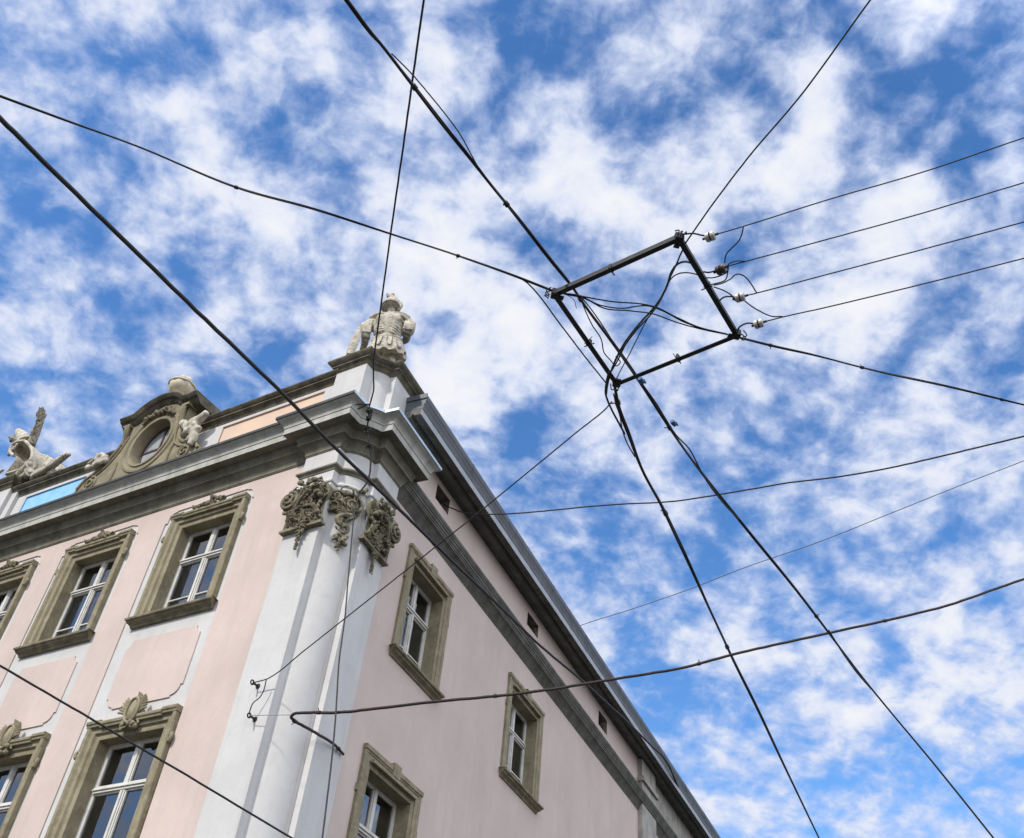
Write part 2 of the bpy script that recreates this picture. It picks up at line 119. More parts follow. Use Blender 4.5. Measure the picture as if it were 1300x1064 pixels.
M['ventstone']=mat('sooty_vent_plaster',(.30,.25,.21),(.12,.10,.085),.92,6,7,.35,.62,.3,30,None)  # vent reveals coloured dark to carry the shade inside
M['peach']=mat('peach_panel_plaster',(.66,.49,.36),(.58,.44,.34),.92,1.5,6,.38,.66,.15,45,None)
M['blue']=mat('pale_blue_panel',(.22,.47,.70),(.29,.53,.72),.8,5,6,.35,.65,.1,30,None)
M['wood']=mat('white_window_paint',(.62,.60,.55),(.47,.455,.41),.5,5,5,.4,.7,.05,60,None)
M['dark']=mat('dark_room',(.03,.028,.026),(.02,.02,.02),.95,2,3,bump=0)
M['room']=mat('dim_room_wall',(.15,.15,.135),(.10,.10,.09),.95,2,3,bump=0)
M['curtain']=mat('net_curtain',(.50,.52,.58),(.38,.40,.46),.95,6,4,bump=0)
M['dustglass']=mat('dusty_attic_glass',(.42,.45,.46),(.27,.30,.31),.12,3,5,.35,.7,.02,8,None,spec=.9)  # sky reflection painted into the pane as pale grey
M['darkwood']=mat('dark_red_brown_wood',(.085,.045,.038),(.05,.035,.03),.6,8,5,bump=.05,bscale=50)
M['greycloth']=mat('grey_blind',(.62,.64,.65),(.45,.47,.48),.95,4,4,bump=0)  # backing behind the dormer pane, coloured pale for the sky reflection
M['oldlime']=mat('dark_weathered_limestone',(.33,.30,.235),(.17,.152,.115),.9,6,8,.36,.64,.5,30,((.07,.06,.045),.5))
M['cream']=mat('cream_limestone',(.66,.60,.46),(.42,.37,.26),.9,7,8,.4,.68,.4,30,None)
M['bluecurtain']=mat('blue_curtain',(.27,.31,.46),(.17,.20,.33),.95,6,4,bump=0)
M['cable']=mat('black_cable_rubber',(.018,.018,.017),(.03,.03,.028),.6,20,3,bump=.1,bscale=120)
M['steel']=mat('pale_steel_wire',(.42,.42,.42),(.3,.3,.3),.5,20,3,bump=0,metal=.5)
M['faint']=mat('weathered_grey_wire',(.10,.11,.13),(.08,.09,.11),.7,20,3,bump=0)
M['brown']=mat('brown_cable_wrap',(.055,.038,.034),(.028,.022,.02),.7,25,4,bump=.2,bscale=90)
M['iron']=mat('black_painted_iron',(.017,.021,.02),(.028,.03,.027),.6,12,6,bump=.2,bscale=60,metal=.1,spec=.3,fine=((.06,.034,.02),18,.5))
M['porcelain']=mat('white_porcelain',(.62,.60,.54),(.45,.43,.37),.3,14,4,bump=0,spec=.5)
M['brownporc']=mat('brown_porcelain',(.085,.055,.035),(.05,.035,.025),.3,14,4,bump=0,spec=.5)
M['tape']=mat('blue_tape',(.04,.13,.30),(.03,.09,.22),.5,14,4,bump=0)
M['paving']=mat('street_asphalt',(.055,.055,.053),(.038,.038,.037),.9,.8,8,.35,.65,.3,15,None)
M['pier']=mat('grey_end_plaster',(.40,.38,.34),(.25,.235,.2),.9,3,7,.35,.65,.3,25,((.12,.11,.09),.5))
def glass():
    m,nt,b=newmat('window_glass'); N=nt.nodes; L=nt.links
    N.remove(b); o=N['Material Output']
    t=N.new('ShaderNodeBsdfTransparent'); t.inputs[0].default_value=(.72,.78,.76,1)
    g=N.new('ShaderNodeBsdfGlossy'); g.inputs['Roughness'].default_value=.02; g.inputs['Color'].default_value=(.95,.97,1,1)
    fr=N.new('ShaderNodeFresnel'); fr.inputs['IOR'].default_value=2.3
    tc=N.new('ShaderNodeTexCoord'); n=N.new('ShaderNodeTexNoise'); n.inputs['Scale'].default_value=1.3; L.new(tc.outputs['Object'],n.inputs['Vector'])
    bp=N.new('ShaderNodeBump'); bp.inputs['Strength'].default_value=.06; bp.inputs['Distance'].default_value=.1; L.new(n.outputs['Fac'],bp.inputs['Height']); L.new(bp.outputs[0],g.inputs['Normal'])
    mx=N.new('ShaderNodeMixShader'); L.new(fr.outputs[0],mx.inputs[0]); L.new(t.outputs[0],mx.inputs[1]); L.new(g.outputs[0],mx.inputs[2]); L.new(mx.outputs[0],o.inputs['Surface'])
    return m
M['glass']=glass()
# ---------------------------------------------------------------- mesh builder
class MB:
    def __init__(s): s.v=[]; s.f=[]
    def add(s,vs,fs):
        k=len(s.v); s.v+= [tuple(p) for p in vs]; s.f+=[tuple(i+k for i in q) for q in fs]; return s
    def box(s,F,u0,u1,w0,w1,z0,z1):
        p=[F(u,w,z) for z in (z0,z1) for w in (w0,w1) for u in (u0,u1)]
        return s.add(p,[(0,1,3,2),(4,6,7,5),(0,4,5,1),(2,3,7,6),(0,2,6,4),(1,5,7,3)])
    def loft(s,rings,closed=False,caps=True):
        n=len(rings[0]); vs=[p for r in rings for p in r]; fs=[]
        m=n if closed else n-1
        for i in range(len(rings)-1):
            for j in range(m):
                a=i*n+j; b=i*n+(j+1)%n; fs.append((a,b,b+n,a+n))
        if caps and closed: fs.append(tuple(range(n-1,-1,-1))); fs.append(tuple((len(rings)-1)*n+j for j in range(n)))
        return s.add(vs,fs)
    def tube(s,pts,r,seg=8,sub=0):
        pts=[Vector(p) for p in pts]
        if not isinstance(r,(list,tuple)): r=[r]*len(pts)
        if sub: pts,r=catmull(pts,r,sub)
        rings=[]; up=None
        for i,p in enumerate(pts):
            t=(pts[min(i+1,len(pts)-1)]-pts[max(i-1,0)])
            if t.length<1e-9: t=Vector((0,0,1))
            t.normalize()
            if up is None:
                up=Vector((0,0,1)) if abs(t.z)<.9 else Vector((1,0,0))
            a=(up-t*up.dot(t))
            if a.length<1e-6: a=t.orthogonal()
            a.normalize(); up=a; b=t.cross(a)
            rings.append([p+(a*math.cos(k*2*PI/seg)+b*math.sin(k*2*PI/seg))*r[i] for k in range(seg)])
        return s.loft(rings,True)
    def ell(s,c,r,rot=None,nu=12,nv=8):
        c=Vector(c); 
        if not isinstance(r,(list,tuple)): r=(r,r,r)
        vs=[]; fs=[]
        for i in range(nv+1):
            th=PI*i/nv
            for j in range(nu):
                ph=2*PI*j/nu
                q=Vector((r[0]*math.sin(th)*math.cos(ph),r[1]*math.sin(th)*math.sin(ph),r[2]*math.cos(th)))
                if rot is not None: q=rot@q
                vs.append(c+q)
        for i in range(nv):
            for j in range(nu):
                a=i*nu+j; b=i*nu+(j+1)%nu; fs.append((a,b,b+nu,a+nu))
        return s.add(vs,fs)
    def prism(s,F,poly,w0,w1):
        n=len(poly)
        vs=[F(u,w0,z) for u,z in poly]+[F(u,w1,z) for u,z in poly]
        fs=[tuple(range(n)),tuple(range(2*n-1,n-1,-1))]+[(i,(i+1)%n,n+(i+1)%n,n+i) for i in range(n)]
        return s.add(vs,fs)
    def build(s,name,m,parent=None,smooth=None,remesh=None,bevel=None,noweld=False,face=None):
        me=bpy.data.meshes.new(name); bm=bmesh.new()
        vs=[bm.verts.new(p) for p in s.v]
        for f in s.f:
            q=[vs[i] for i in f]
            try: bm.faces.new(q)
            except ValueError: pass
        if not noweld: bmesh.ops.remove_doubles(bm,verts=bm.verts,dist=1e-5)
        bmesh.ops.triangulate(bm,faces=[f for f in bm.faces if len(f.verts)>4])
        bmesh.ops.recalc_face_normals(bm,faces=bm.faces)
        if face is not None:
            bm.normal_update(); bmesh.ops.reverse_faces(bm,faces=[f for f in bm.faces if f.normal.dot(face)<0])
        bm.to_mesh(me); bm.free()
        me.materials.append(m)
        o=bpy.data.objects.new(name,me); C.objects.link(o)
        if parent is not None: o.parent=parent
        if remesh:
            md=o.modifiers.new('fuse','REMESH'); md.mode='VOXEL'; md.voxel_size=remesh; md.use_smooth_shade=True
            sm=o.modifiers.new('soften','SMOOTH'); sm.iterations=1; sm.factor=.4
        if bevel:
            bv=o.modifiers.new('edge','BEVEL'); bv.width=bevel; bv.segments=2; bv.limit_method='ANGLE'; bv.angle_limit=.6
        if smooth:
            for p in me.polygons: p.use_smooth=True
            me.set_sharp_from_angle(angle=math.radians(smooth))
        return o
def catmull(P,r,sub):
    o=[];q=[]
    for i in range(len(P)-1):
        a=P[max(i-1,0)];b=P[i];c=P[i+1];d=P[min(i+2,len(P)-1)]
        # centripetal-ish: scale tangents by neighbouring lengths
        l=(c-b).length
        la=(b-a).length or l; lc=(d-c).length or l
        t0=((b-a)/la+(c-b)/l)*.5*l if i>0 else (c-b)
        t1=((c-b)/l+(d-c)/lc)*.5*l if i<len(P)-2 else (c-b)
        for k in range(sub):
            t=k/sub; t2=t*t; t3=t2*t
            o.append(b*(2*t3-3*t2+1)+t0*(t3-2*t2+t)+c*(-2*t3+3*t2)+t1*(t3-t2)); q.append(r[i]*(1-t)+r[i+1]*t)
    o.append(P[-1]); q.append(r[-1]); return o,q
def empty(name,loc,label,cat,group=None):
    o=bpy.data.objects.new(name,None); C.objects.link(o); o.location=loc; o['label']=label; o['category']=cat
    if group: o['group']=group
    return o
def tag(o,label,cat,group=None):
    o['label']=label; o['category']=cat
    if group: o['group']=group
    return o
# ================================================================ ground
gm=MB(); gm.add([(-600,-600,0),(600,-600,0),(600,600,0),(-600,600,0)],[(0,1,2,3)])
g=gm.build('ground',M['paving']); g['kind']='structure'
# ================================================================ the corner building
B=empty('corner_building',C2,'pale pink baroque corner building with white pilasters, stone window surrounds and heavy grey cornice','building')
UEND=12.6; VEND=14.3; WW=-.10
def grid_wall(F,u0,u1,z0,z1,w,holes,mb):
    us=sorted({u0,u1,*[x for h in holes for x in h[:2]]}); zs=sorted({z0,z1,*[x for h in holes for x in h[2:]]})
    for a,b in zip(us,us[1:]):
        for c,d in zip(zs,zs[1:]):
            mu=(a+b)/2; mz=(c+d)/2
            if any(h[0]<mu<h[1] and h[2]<mz<h[3] for h in holes): continue
            mb.add([F(a,w,c),F(b,w,c),F(b,w,d),F(a,w,d)],[(0,1,2,3)])
# --- window positions: left facade (u0,u1 outer frame; z0 sill top; z1 frame top)
LW=[(2.215,3.82,8.83,10.74,'up'),(4.765,6.345,8.83,10.74,'up'),(7.21,8.80,8.83,10.74,'up'),
    (2.135,3.83,5.05,7.17,'low'),(4.725,6.39,5.05,7.17,'low')]
RW=[(1.985,3.545,8.70,10.52,'r'),(6.165,7.90,8.62,10.43,'r'),(1.79,3.50,5.0,7.12,'r')]
FW=.235
def hole(w): return (w[0]+FW-.02,w[1]-FW+.02,w[2]-.03,w[3]-FW+.02)
VENTS=[(2.51,3.03,11.85,12.17),(6.81,7.41,11.84,12.13),(11.27,11.88,11.79,12.14)]
mb=MB(); grid_wall(FL,.5,UEND,0,11.2,WW-.025,[hole(w) for w in LW],mb)
wb=mb.build('wall',M['white'],B); wb['label']='white plaster ground of the left facade window bays'
# pink face of the left facade: one comb-shaped plaster layer round the white window bays
bays=[(2.11,4.045),(4.66,6.54),(7.10,9.05)]
def rc(u,z,du,dz,n=5):   # scooped corner
    return [(u+du*math.sin(k/n*PI/2),z-dz*(1-math.cos(k/n*PI/2))) for k in range(n+1)]
poly=[(.9,11.12),(.9,0)]
for a,b in bays:
    zt=10.92
    poly+=[(a,0),(a,zt-.22),(a+.05,zt-.22),(a+.05,zt-.17)]
    poly+=[(a+.05+.12*(1-math.cos(k/5*PI/2)),zt-.17+.15*math.sin(k/5*PI/2)) for k in range(1,6)]
    poly+=[(a+.20,zt-.02),(a+.20,zt)]
    poly+=[(b-.20,zt),(b-.20,zt-.02)]
    poly+=[(b-.05-.12*math.sin(k/5*PI/2),zt-.02-.15*(1-math.cos(k/5*PI/2))) for k in range(1,6)][::1] if False else [(b-.17,zt-.02)]+[(b-.17+.12*math.sin(k/5*PI/2),zt-.02-.15*(1-math.cos(k/5*PI/2))) for k in range(1,6)]
    poly+=[(b-.05,zt-.22),(b,zt-.22),(b,0)]
poly+=[(UEND,0),(UEND,11.12)]
mb=MB(); mb.prism(FL,poly,WW-.027,WW-.004)
mb.build('wall',M['pink'],B)['label']='pink plaster face of the left facade with scooped window bays'
# apron panels under the upper windows
def apron(a,b,z0,z1):
    p=[(a+.18,z0),(b-.18,z0)]
    p+=[(b-.18,z0+.03)]+[(b-.18+.14*math.sin(k/6*PI/2),z0+.03+.14*(1-math.cos(k/6*PI/2))) for k in range(1,7)]+[(b,z0+.17)]
    p+=[(b,z1-.12)]+[(b-.10*math.sin(k/5*PI/2),z1-.12+.12*(1-math.cos(k/5*PI/2))) for k in range(1,6)]+[(b-.10,z1)]
    p+=[(a+.10,z1)]+[(a+.10*math.cos(k/5*PI/2),z1-.12*math.sin(k/5*PI/2)) for k in range(1,6)]
    p+=[(a,z0+.17),(a+.04,z0+.17)]+[(a+.18-.14*math.cos(k/6*PI/2),z0+.17-.14*math.sin(k/6*PI/2)) for k in range(1,7)]
    mb=MB(); mb.prism(FL,p,WW-.027,WW-.006); return mb.build('apron_panel',M['pink'],B)
apron(2.29,3.77,7.38,8.47); apron(4.83,6.26,7.37,8.47); apron(7.3,8.75,7.37,8.47)
# right facade
mb=MB(); grid_wall(FR,.5,VEND,0,12.4,WW,[hole(w) for w in RW]+VENTS,mb)
mb.box(FR,VEND,VEND+.02,WW-3,WW-.001,0,12.4)
mb.build('wall',M['pink'],B)['label']='plain pink plaster wall of the right facade'
for v0,v1,z0,z1 in VENTS:
    mb=MB()
    for q in (((v0,z0),(v1,z0)),((v1,z0),(v1,z1)),((v1,z1),(v0,z1)),((v0,z1),(v0,z0))):
        (a,c),(b,d)=q; mb.add([FR(a,WW,c),FR(b,WW,d),FR(b,WW-.26,d),FR(a,WW-.26,c)],[(0,1,2,3)])
    vo=mb.build('attic_vent',M['ventstone'],B)
    mb2=MB(); mb2.add([FR(v0-.02,WW-.24,z0-.02),FR(v1+.02,WW-.24,z0-.02),FR(v1+.02,WW-.24,z1+.02),FR(v0-.02,WW-.24,z1+.02)],[(0,1,2,3)])
    mb2.build('shutter',M['dark'],vo)  # dark sheet standing in for the shade inside the vent
    
# --- plan of the corner: pilasters and the convex rounded corner between them
RO=-.09; RR=.45
A2=Matrix(((nL.x,nL.y),(nR.x,nR.y)))
def planes(wl,wr):
    s=A2.inverted()@Vector((wl,wr)); return Vector((s.x,s.y,0))
O=planes(RO-RR,RO-RR)
uO=O.dot(Ld); wO=O.dot(nL); vO=O.dot(Rd); wO2=O.dot(nR)
angL=math.atan2(nL.y,nL.x); angR=math.atan2(nR.y,nR.x)
if angR<angL: angR+=2*PI
NA=28
def plan(d,uin,uout,vin,vout,endL,endR,wallL=WW,wallR=WW):
    """offset path round the corner block at projection d; endL/endR: u/v to run the wall section on to, or None"""
    P=[]
    if endL is not None: P+=[Ld*endL+nL*(wallL+d), Ld*(uout+d)+nL*(wallL+d)]
    else: P+=[Ld*(uout+d)+nL*(wallL-.15), Ld*(uout+d)+nL*(wallL-.14)]
    P+=[Ld*(uout+d)+nL*d]
    ui=uin-d; P.append(Ld*ui+nL*d)
    R=RR+d
    # where the return meets the round (or its straight tangent run)
    du=ui-uO
    if du>=0: a0=angL; P.append(Ld*ui+nL*(wO+R))
    else: a0=angL+math.asin(min(1,-du/R)); P.append(Ld*ui+nL*(wO+math.sqrt(R*R-du*du)))
    vi=vin-d; dv=vi-vO
    if dv>=0: a1=angR; last=Rd*vi+nR*(wO2+R)
    else: a1=angR-math.asin(min(1,-dv/R)); last=Rd*vi+nR*(wO2+math.sqrt(R*R-dv*dv))
    for k in range(NA+1):
        a=a0+(a1-a0)*k/NA; P.append(O+Vector((math.cos(a),math.sin(a),0))*R)
    P.append(last)
    P.append(Rd*vi+nR*d); P.append(Rd*(vout+d)+nR*d)
    P.append(Rd*(vout+d)+nR*(wallR-.14))
    if endR is not None: P[-1]=Rd*(vout+d)+nR*(wallR+d); P.append(Rd*endR+nR*(wallR+d))
    else: P.append(Rd*(vout+d)+nR*(wallR-.15))
    return P
def sweep(prof,name,m,parent,smooth=28,**k):
    mb=MB(); rings=[[p+Z*z for p in plan(d,**k)] for d,z in prof]
    mb.loft(rings,False); 
    return mb.build(name,m,parent,smooth,noweld=False)
PU=dict(uin=.42,uout=1.08,vin=.56,vout=1.213)
# pilasters: two flat ones and the round between
mb=MB(); mb.box(FL,.42,1.08,WW-.1,0,0,10.47); mb.build('pilaster',M['white'],B,bevel=.006)
mb=MB(); mb.box(FR,.56,1.213,WW-.1,0,0,10.47); mb.build('pilaster',M['white'],B,bevel=.006)
mb=MB(); ring=[O+Ld*.6+nL*0, ]
arc=[O+Vector((math.cos(angL+(angR-angL)*k/48),math.sin(angL+(angR-angL)*k/48),0))*RR for k in range(49)]
arc=[O+nL*RR+Ld*.35]+arc+[O+nR*RR+Rd*.35]
mb.loft([[p+Z*0 for p in arc],[p+Z*10.47 for p in arc]],False)
mb.build('rounded_corner',M['white'],B,40)
# thin astragal just above the capitals
sweep([(0,10.40),(.018,10.405),(.025,10.425),(.018,10.45),(0,10.455)],'astragal',M['white'],B,endL=None,endR=None,**PU)
# architrave block with its crown
ar=sweep([(-.002,10.455),(.004,10.455),(.004,10.625)],'architrave',M['white'],B,endL=None,endR=None,**PU)
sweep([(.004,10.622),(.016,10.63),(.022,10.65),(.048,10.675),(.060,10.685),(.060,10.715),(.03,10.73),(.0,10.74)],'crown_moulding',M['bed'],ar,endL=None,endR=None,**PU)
sweep([(0,10.735),(0,11.06)],'frieze',M['white'],B,endL=None,endR=None,**PU)
# main cornice
BP=[(0,11.055),(.012,11.06),(.012,11.078),(.022,11.08),(.022,11.10),(.030,11.13),(.05,11.175),(.085,11.215),(.118,11.235),(.135,11.24),(.135,11.285),(.142,11.29),(.142,11.315),(.155,11.33),(.17,11.36),(.172,11.378),(.18,11.392),(.322,11.400)]
CP=[(.319,11.3985),(.322,11.3985),(.322,11.512),(.334,11.516),(.334,11.54),(.342,11.556),(.352,11.585),(.375,11.617),(.405,11.638),(.428,11.65),(.438,11.662)]
FP=[(.438,11.661),(.452,11.661),(.455,11.665),(.455,11.715),(.45,11.72),(-.02,11.80)]
co=sweep(CP,'cornice',M['cornice'],B,endL=UEND,endR=None,**PU)
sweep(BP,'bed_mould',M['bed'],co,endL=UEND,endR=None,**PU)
for nm_,i0,i1,mm_ in (('old','',4,'oldzinc'),('new',3,'','zinc')):  # dark zinc on the left run, pale blue zinc from the corner on
    mb=MB(); rings=[[p+Z*z for p in plan(d,endL=UEND,endR=None,**PU)] for d,z in FP]
    rings=[r[:4] if nm_=='old' else r[3:] for r in rings]; mb.loft(rings,False); o=mb.build('flashing',M[mm_],co,28)
    if nm_=='old': o['label']='old blackened flashing on the left facade cornice'
    else: o['label']='newer pale blue zinc flashing round the corner'
# string course of the right facade
mb=MB()
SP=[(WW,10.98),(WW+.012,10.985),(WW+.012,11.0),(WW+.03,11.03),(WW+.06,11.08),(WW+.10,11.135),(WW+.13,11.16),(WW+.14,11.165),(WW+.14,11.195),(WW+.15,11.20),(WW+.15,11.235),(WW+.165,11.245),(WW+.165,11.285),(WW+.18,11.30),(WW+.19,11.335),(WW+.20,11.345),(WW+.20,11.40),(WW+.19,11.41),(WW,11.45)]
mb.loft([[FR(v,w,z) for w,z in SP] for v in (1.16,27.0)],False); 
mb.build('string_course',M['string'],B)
# eave of the right facade
VE=.92; VX=27.0
mb=MB()
EP=[(WW-.02,12.29),(WW+.015,12.295),(WW+.015,12.325),(WW+.04,12.335),(.0,12.315),(.06,12.29),(.10,12.285),(.13,12.295),(.15,12.33),(.155,12.36),(.185,12.365),(.19,12.33),(.325,12.325),(.325,12.30),(.335,12.30),(.335,12.425),(.345,12.43),(.345,12.455)]
ring=[[FR(v,w,z) for w,z in EP]+[FR(v,WW-.02,12.455)] for v in (VE,VX)]
mb.loft(ring,True); ev=mb.build('eave',M['eave'],B)
mb=MB()
GP=[(.338,12.456),(.346,12.456),(.348,12.49),(.352,12.52),(.362,12.55),(.372,12.572),(.372,12.60),(.380,12.61),(.389,12.66),(.391,12.70),(.384,12.74),(.37,12.752),(.355,12.74),(.35,12.70),(-.12,12.73),(-.12,12.456)]
mb.loft([[FR(v,w,z) for w,z in GP] for v in (VE-.004,VX)],True)
cgx=[(w,z) for w,z in GP[5:12]]
for v in [VE+1.9+2.05*i for i in range(12)]: mb.loft([[FR(v+dv,w+.004,z) for w,z in cgx] for dv in (0,.05)],False)
mb.build('gutter',M['gutter'],ev,30)
mb=MB(); mb.loft([[FR(v,w,z) for w,z in ((.3355,12.302),(.34,12.302),(.34,12.423),(.3355,12.423))] for v in (VE-.003,VX)],True); mb.build('fascia',M['fascia'],ev)
mb=MB(); mb.box(FR,VE-.025,VE-.006,.002,.39,12.66,12.76); mb.build('end_flashing',M['gutter'],ev)
# far end pier of the right facade
mb=MB(); mb.box(FR,VEND+.021,VEND+1.2,WW-2.5,WW+.12,0,12.28); mb.box(FR,VEND-.02,VEND+1.28,WW-.3,WW+.18,11.7,11.82); mb.box(FR,VEND+1.201,VX,WW-2.5,WW,0,12.28)
mb.build('end_pilaster',M['pier'],B,bevel=.01)
# roof
mb=MB()
def xi(p): return p
mb.add([FR(VE,-.11,12.74),FR(VX,-.11,12.74),FR(VX,-6.0,16.0),FR(4.5,-6.0,16.0)],[(0,1,2,3)])
mb.add([FL(.9,-.6,12.9),FL(UEND,-.6,12.9),FL(UEND,-6.0,16.0),FL(4.5,-6.0,16.0)],[(0,1,2,3)])
mb.build('roof',M['roof'],B)
# --- parapet over the left facade
panels=[(1.23,3.51,12.22,12.67,'peach'),(7.0,8.72,12.22,12.67,'blue')]
mb=MB(); grid_wall(FL,.9,UEND,11.70,12.76,WW,[p[:4] for p in panels]+[(4.65,5.85,12.2,12.76)],mb)
mb.box(FL,.9,UEND,WW-.4,WW-.26,11.7,12.76)
pw=mb.build('parapet',M['white'],B)
for a,b,c,d,kk in panels:
    mb=MB(); e=.03
    for (x0,y0),(x1,y1) in (((a,c),(b,c)),((b,c),(b,d)),((b,d),(a,d)),((a,d),(a,c))): mb.add([FL(x0,WW,y0),FL(x1,WW,y1),FL(x1,WW-e,y1),FL(x0,WW-e,y0)],[(0,1,2,3)])
    mb.add([FL(a,WW-e,c),FL(b,WW-e,c),FL(b,WW-e,d),FL(a,WW-e,d)],[(0,1,2,3)])
    mb.build('panel',M[kk],pw)['label']=('recessed peach plaster panel' if kk=='peach' else 'pale blue recessed panel')
PP=[(0,12.74),(.012,12.745),(.012,12.765),(.02,12.775),(.035,12.80),(.065,12.83),(.09,12.84),(.09,12.865),(.11,12.88),(.135,12.905),(.15,12.925),(.15,12.945),(.14,12.955),(-.35,13.0)]
mb=MB()
for a,b in ((.9,4.62),(6.05,UEND)): mb.loft([[FL(u,WW+d,z) for d,z in PP] for u in (a,b)],False)
mb.build('parapet_cap',M['capstone'],B)
# corner pier with its curved cap
PI_=dict(uin=.33,uout=.955,vin=.47,vout=1.06)
pr=sweep([(0,11.74),(0,12.88)],'corner_pier',M['white'],B,40,endL=None,endR=None,wallL=WW-.5,wallR=WW-.5,**PI_)
PC=[(-.01,12.86),(.006,12.865),(.006,12.88),(.016,12.89),(.03,12.92),(.055,12.95),(.075,12.96),(.075,12.985),(.09,12.995),(.115,13.02),(.138,13.045),(.145,13.06),(.145,13.085),(.135,13.095),(.05,13.12)]
mb=MB(); rings=[[p+Z*z for p in plan(d,endL=None,endR=None,wallL=WW-.5,wallR=WW-.5,**PI_)] for d,z in PC]; mb.loft(rings,False)
n=len(rings[0]); mb.add(rings[-1],[tuple(range(n))])
mb.build('pier_cap',M['capstone'],pr,28)
# trophy pier further left
def capblock(mb,F,u0,u1,w0,w1,prof):
    mb.loft([[F(u0-d,w0-d,z),F(u1+d,w0-d,z),F(u1+d,w1+d,z),F(u0-d,w1+d,z)] for d,z in prof],True)
mb=MB(); mb.box(FL,9.17,10.30,WW-.5,.06,11.74,12.93); mb.box(FL,9.0,10.47,WW-.45,-.02,11.745,12.90)
tp=mb.build('trophy_pier',M['white'],B,bevel=.006)
mb=MB(); PCb=[(d,z) for d,z in PC]
capblock(mb,FL,9.17,10.30,-.6,.06,[(d,z+.06) for d,z in PCb]); capblock(mb,FL,9.0,10.47,-.55,-.02,[(d,z+.03) for d,z in PCb])
mb.build('pier_cap',M['capstone'],tp)
# --- capitals
def spiral(F,uc,zc,w,r0,turns,sgn=1,a0=0,rt=.022,n=44,bulge=.05):
    pts=[];rr=[]
    for k in range(n):
        t=k/(n-1); a=a0+sgn*t*turns*2*PI; r=r0*(1-t)**1.0+.012
        pts.append(F(uc+r*math.cos(a),w+bulge*t,zc+r*math.sin(a))); rr.append(rt*(1-.45*t))
    return pts,rr
def curl(F,mb,u,w,z,du,dz,bul,r=.02,cu=.5,n=10):
    """a bent leaf rib from (u,z) going du,dz and curling outwards"""
    pts=[];rr=[]
    for k in range(n):
        t=k/(n-1); 
        pts.append(F(u+du*t+cu*dz*math.sin(t*PI)*.3, w+bul*math.sin(t*PI*.75), z+dz*t-cu*du*math.sin(t*PI)*.3)); rr.append(r*(.5+math.sin(t*PI)*.7)*(1-.4*t))
    mb.tube(pts,rr,6)
def leafblade(F,mb,u,w,z,du,dz,width,bul,n=7):
    """an acanthus blade: ribbed, curling forward at its tip, with lobed edges"""
    L=math.hypot(du,dz); tu,tz=du/L,dz/L; nu,nz=-tz,tu
    rings=[]
    for k in range(n):
        t=k/(n-1); wd=width*(math.sin(PI*(.12+.86*t))**.7)*(1+.25*math.sin(t*5*PI)); ww=w+bul*t**1.6
        rings.append([F(u+du*t+nu*wd*s,ww+.03*(1-s*s)-.012*abs(math.sin(s*6)),z+dz*t+nz*wd*s) for s in (-1,-.6,-.25,0,.25,.6,1)]+[F(u+du*t+nu*wd*s,ww-.03,z+dz*t+nz*wd*s) for s in (1,-1)])
    mb.loft(rings,True)
def drop(F,mb,u,w,z0,z1,wd,du=0,seed=1):
    rnd=random.Random(seed); n=13
    for k in range(n):
        t=k/(n-1); z=z0+(z1-z0)*t; ww=wd*(.55+.45*math.sin(t*PI*1.6+.5))*(1-.55*t)
        for j in range(3):
            mb.ell(F(u+du*t+rnd.uniform(-ww,ww),w+rnd.uniform(0,.05)*(1-t*.5),z+rnd.uniform(-.03,.03)),(rnd.uniform(.02,.042)*(1-.4*t),)*3,nu=8,nv=6)
        curl(F,mb,u+du*t,w,z,rnd.choice((-1,1))*ww*1.1,-.06,.05,.014)
